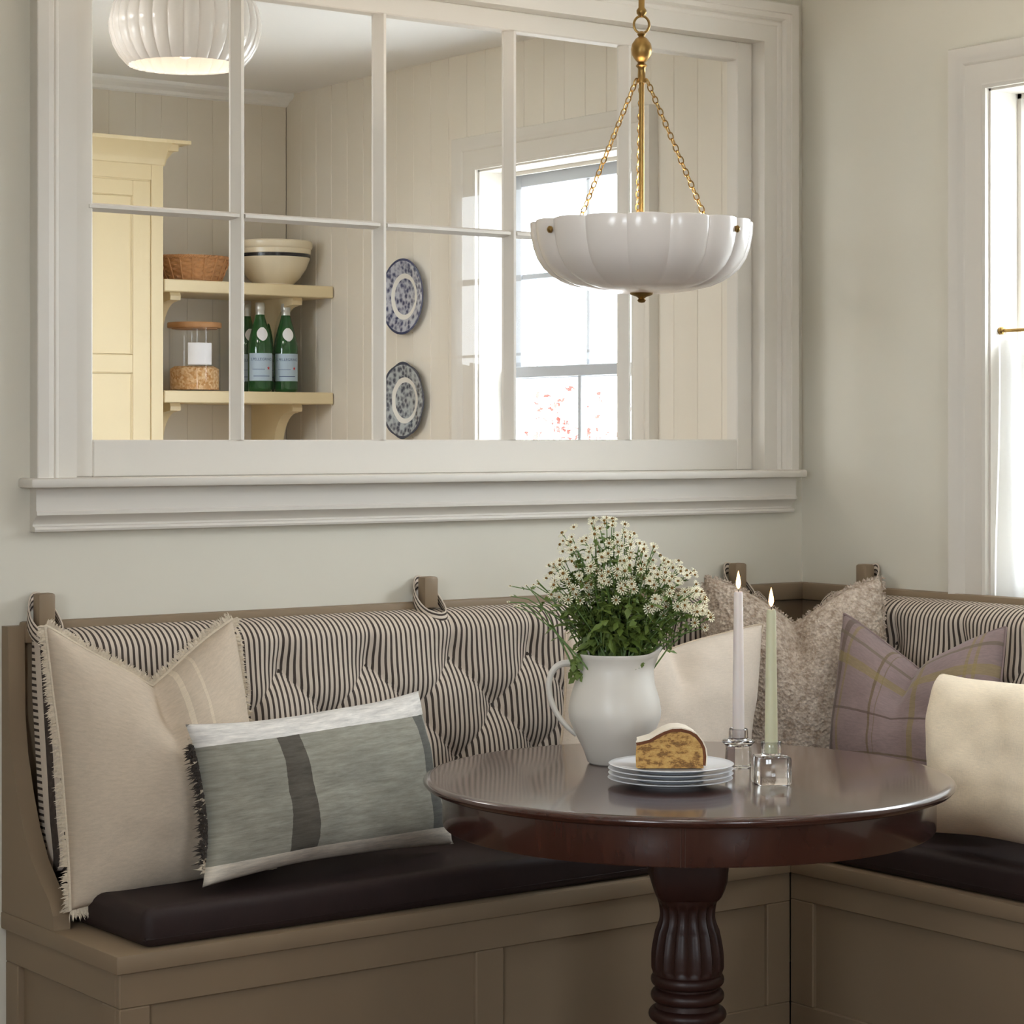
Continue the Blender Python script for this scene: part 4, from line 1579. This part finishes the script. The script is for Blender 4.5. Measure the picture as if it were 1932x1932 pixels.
bottle((-.137, 2.52, 1.5945), 'right of the two front green glass water bottles on the pantry shelf')
bottle((-.224, 2.65, 1.5945), 'green bottle mostly hidden behind the left front bottle', -100)
bottle((-.128, 2.62, 1.5945), 'green bottle standing behind the gap of the two front bottles', -100)

# plates hung on the right wall of the pantry
def wall_plate(y, z, mat_, label, wob, name):
    t = thing('wall_plate', (-.004, y, z), (0, R(-90), 0), label=label, cat='plate', group='transferware plates on the pantry wall')
    def rf(a, r, z_):
        if r < .06: return r
        return r * (1 + wob * (abs(math.cos(a * 4)) ** 1.5 - .5) * 2)
    prof = [(0, .004), (.070, .004), (.076, .006), (.084, .012), (.118, .018), (.1295, .020), (.130, .0215), (.128, .0225), (.116, .0205), (.083, .0150), (.074, .009), (0, .0075)]
    MB().lathe(prof, 128, rf=rf).build('dish', mat_, t, ang=50)
    b = MB()
    for s in (-1, 1):
        b.tube([(.134 * math.cos(a), .134 * math.sin(a), .010) for a in (R(180 + 20 * s), R(180 + 21 * s))], .0015, 6)
    b.tube([(.10, 0, .002), (-.10, 0, .002)], .0015, 6)
    b.build('hanger', M['brass'], t)
wall_plate(1.938, 1.915, M['blue_ware'], 'upper blue and white patterned plate hung on the pantry wall', .0, 'plate')
wall_plate(1.934, 1.560, M['grey_ware'], 'lower slate blue patterned plate with scalloped rim on the pantry wall', .018, 'plate')

# flush pleated lamp on the pantry ceiling
fl = thing('ceiling_light', (-1.378, .977, CZ), label='pleated white bowl lamp fixed to the pantry ceiling', cat='ceiling lamp')
NP = 30
def pleat(a, r, z):
    return r * (1 + .028 * (abs(math.sin(a * NP / 2)) ** .6 - .6))
prof = [(.125, -.008), (.160, -.030), (.182, -.060), (.198, -.095), (.206, -.135), (.204, -.165), (.194, -.200), (.178, -.228), (.160, -.248), (.154, -.252), (.150, -.249), (.154, -.243), (.172, -.223), (.187, -.198), (.197, -.165), (.199, -.135), (.192, -.095), (.176, -.062), (.155, -.034), (.125, -.014)]
MB().lathe(prof, 360, rf=pleat).build('shade', M['opal'], fl, ang=30)
MB().lathe([(0, 0), (.118, 0), (.118, -.010), (.05, -.014), (.012, -.018), (.012, -.150), (.016, -.155), (.016, -.180), (0, -.180)], 48).build('base', M['brass'], fl, ang=40)
bl_ = bpy.data.lights.new('bulb', 'POINT')
bl_.energy, bl_.color, bl_.shadow_soft_size = 0.8, (1.0, .90, .76), .03
q = bpy.data.objects.new('bulb_light', bl_)
q.location = (0, 0, -.255)
q.parent = fl
COL.objects.link(q)
MB().sphere((0, 0, -.206), .026, 20, 12).build('bulb', emit('bulb_glow', (1.0, .78, .5, 1), 3.0), fl, ang=180)

# outside: a red-leaved shrub and a bare tree beyond the windows
sh = thing('shrub', (2.0, 3.58, -.4), label='red-leaved shrub outside the pantry window', cat='shrub')
rs = random.Random(5)
tw, lv = MB(), MB()
for k in range(40):
    a = rs.uniform(0, 6.28)
    e = Vector((rs.gauss(0, .13), rs.gauss(0, .10), rs.uniform(1.75, 2.12)))
    p0 = Vector((.05 * math.cos(a), .05 * math.sin(a), 0))
    m1 = p0.lerp(e, .5) + Vector((rs.gauss(0, .05), rs.gauss(0, .05), .1))
    pts = [p0 * (1 - u) ** 2 + m1 * 2 * u * (1 - u) + e * u * u for u in (0, .3, .6, .8, 1)]
    tw.tube(pts, [.012, .009, .006, .004, .002], 5)
    for _ in range(16):
        u = rs.uniform(.55, 1)
        pp = p0 * (1 - u) ** 2 + m1 * 2 * u * (1 - u) + e * u * u
        leaf(lv, pp, Vector((rs.gauss(0, 1), rs.gauss(0, 1), rs.gauss(.2, .6))).normalized(), Vector((rs.gauss(0, .5), rs.gauss(0, .5), 1)).normalized(), rs.uniform(.03, .06), rs.uniform(.01, .02))
tw.build('twigs', M['twig'], sh)
o = lv.build('foliage', M['redleaf'], sh, smooth=False, fix=False)
o['kind'] = 'stuff'
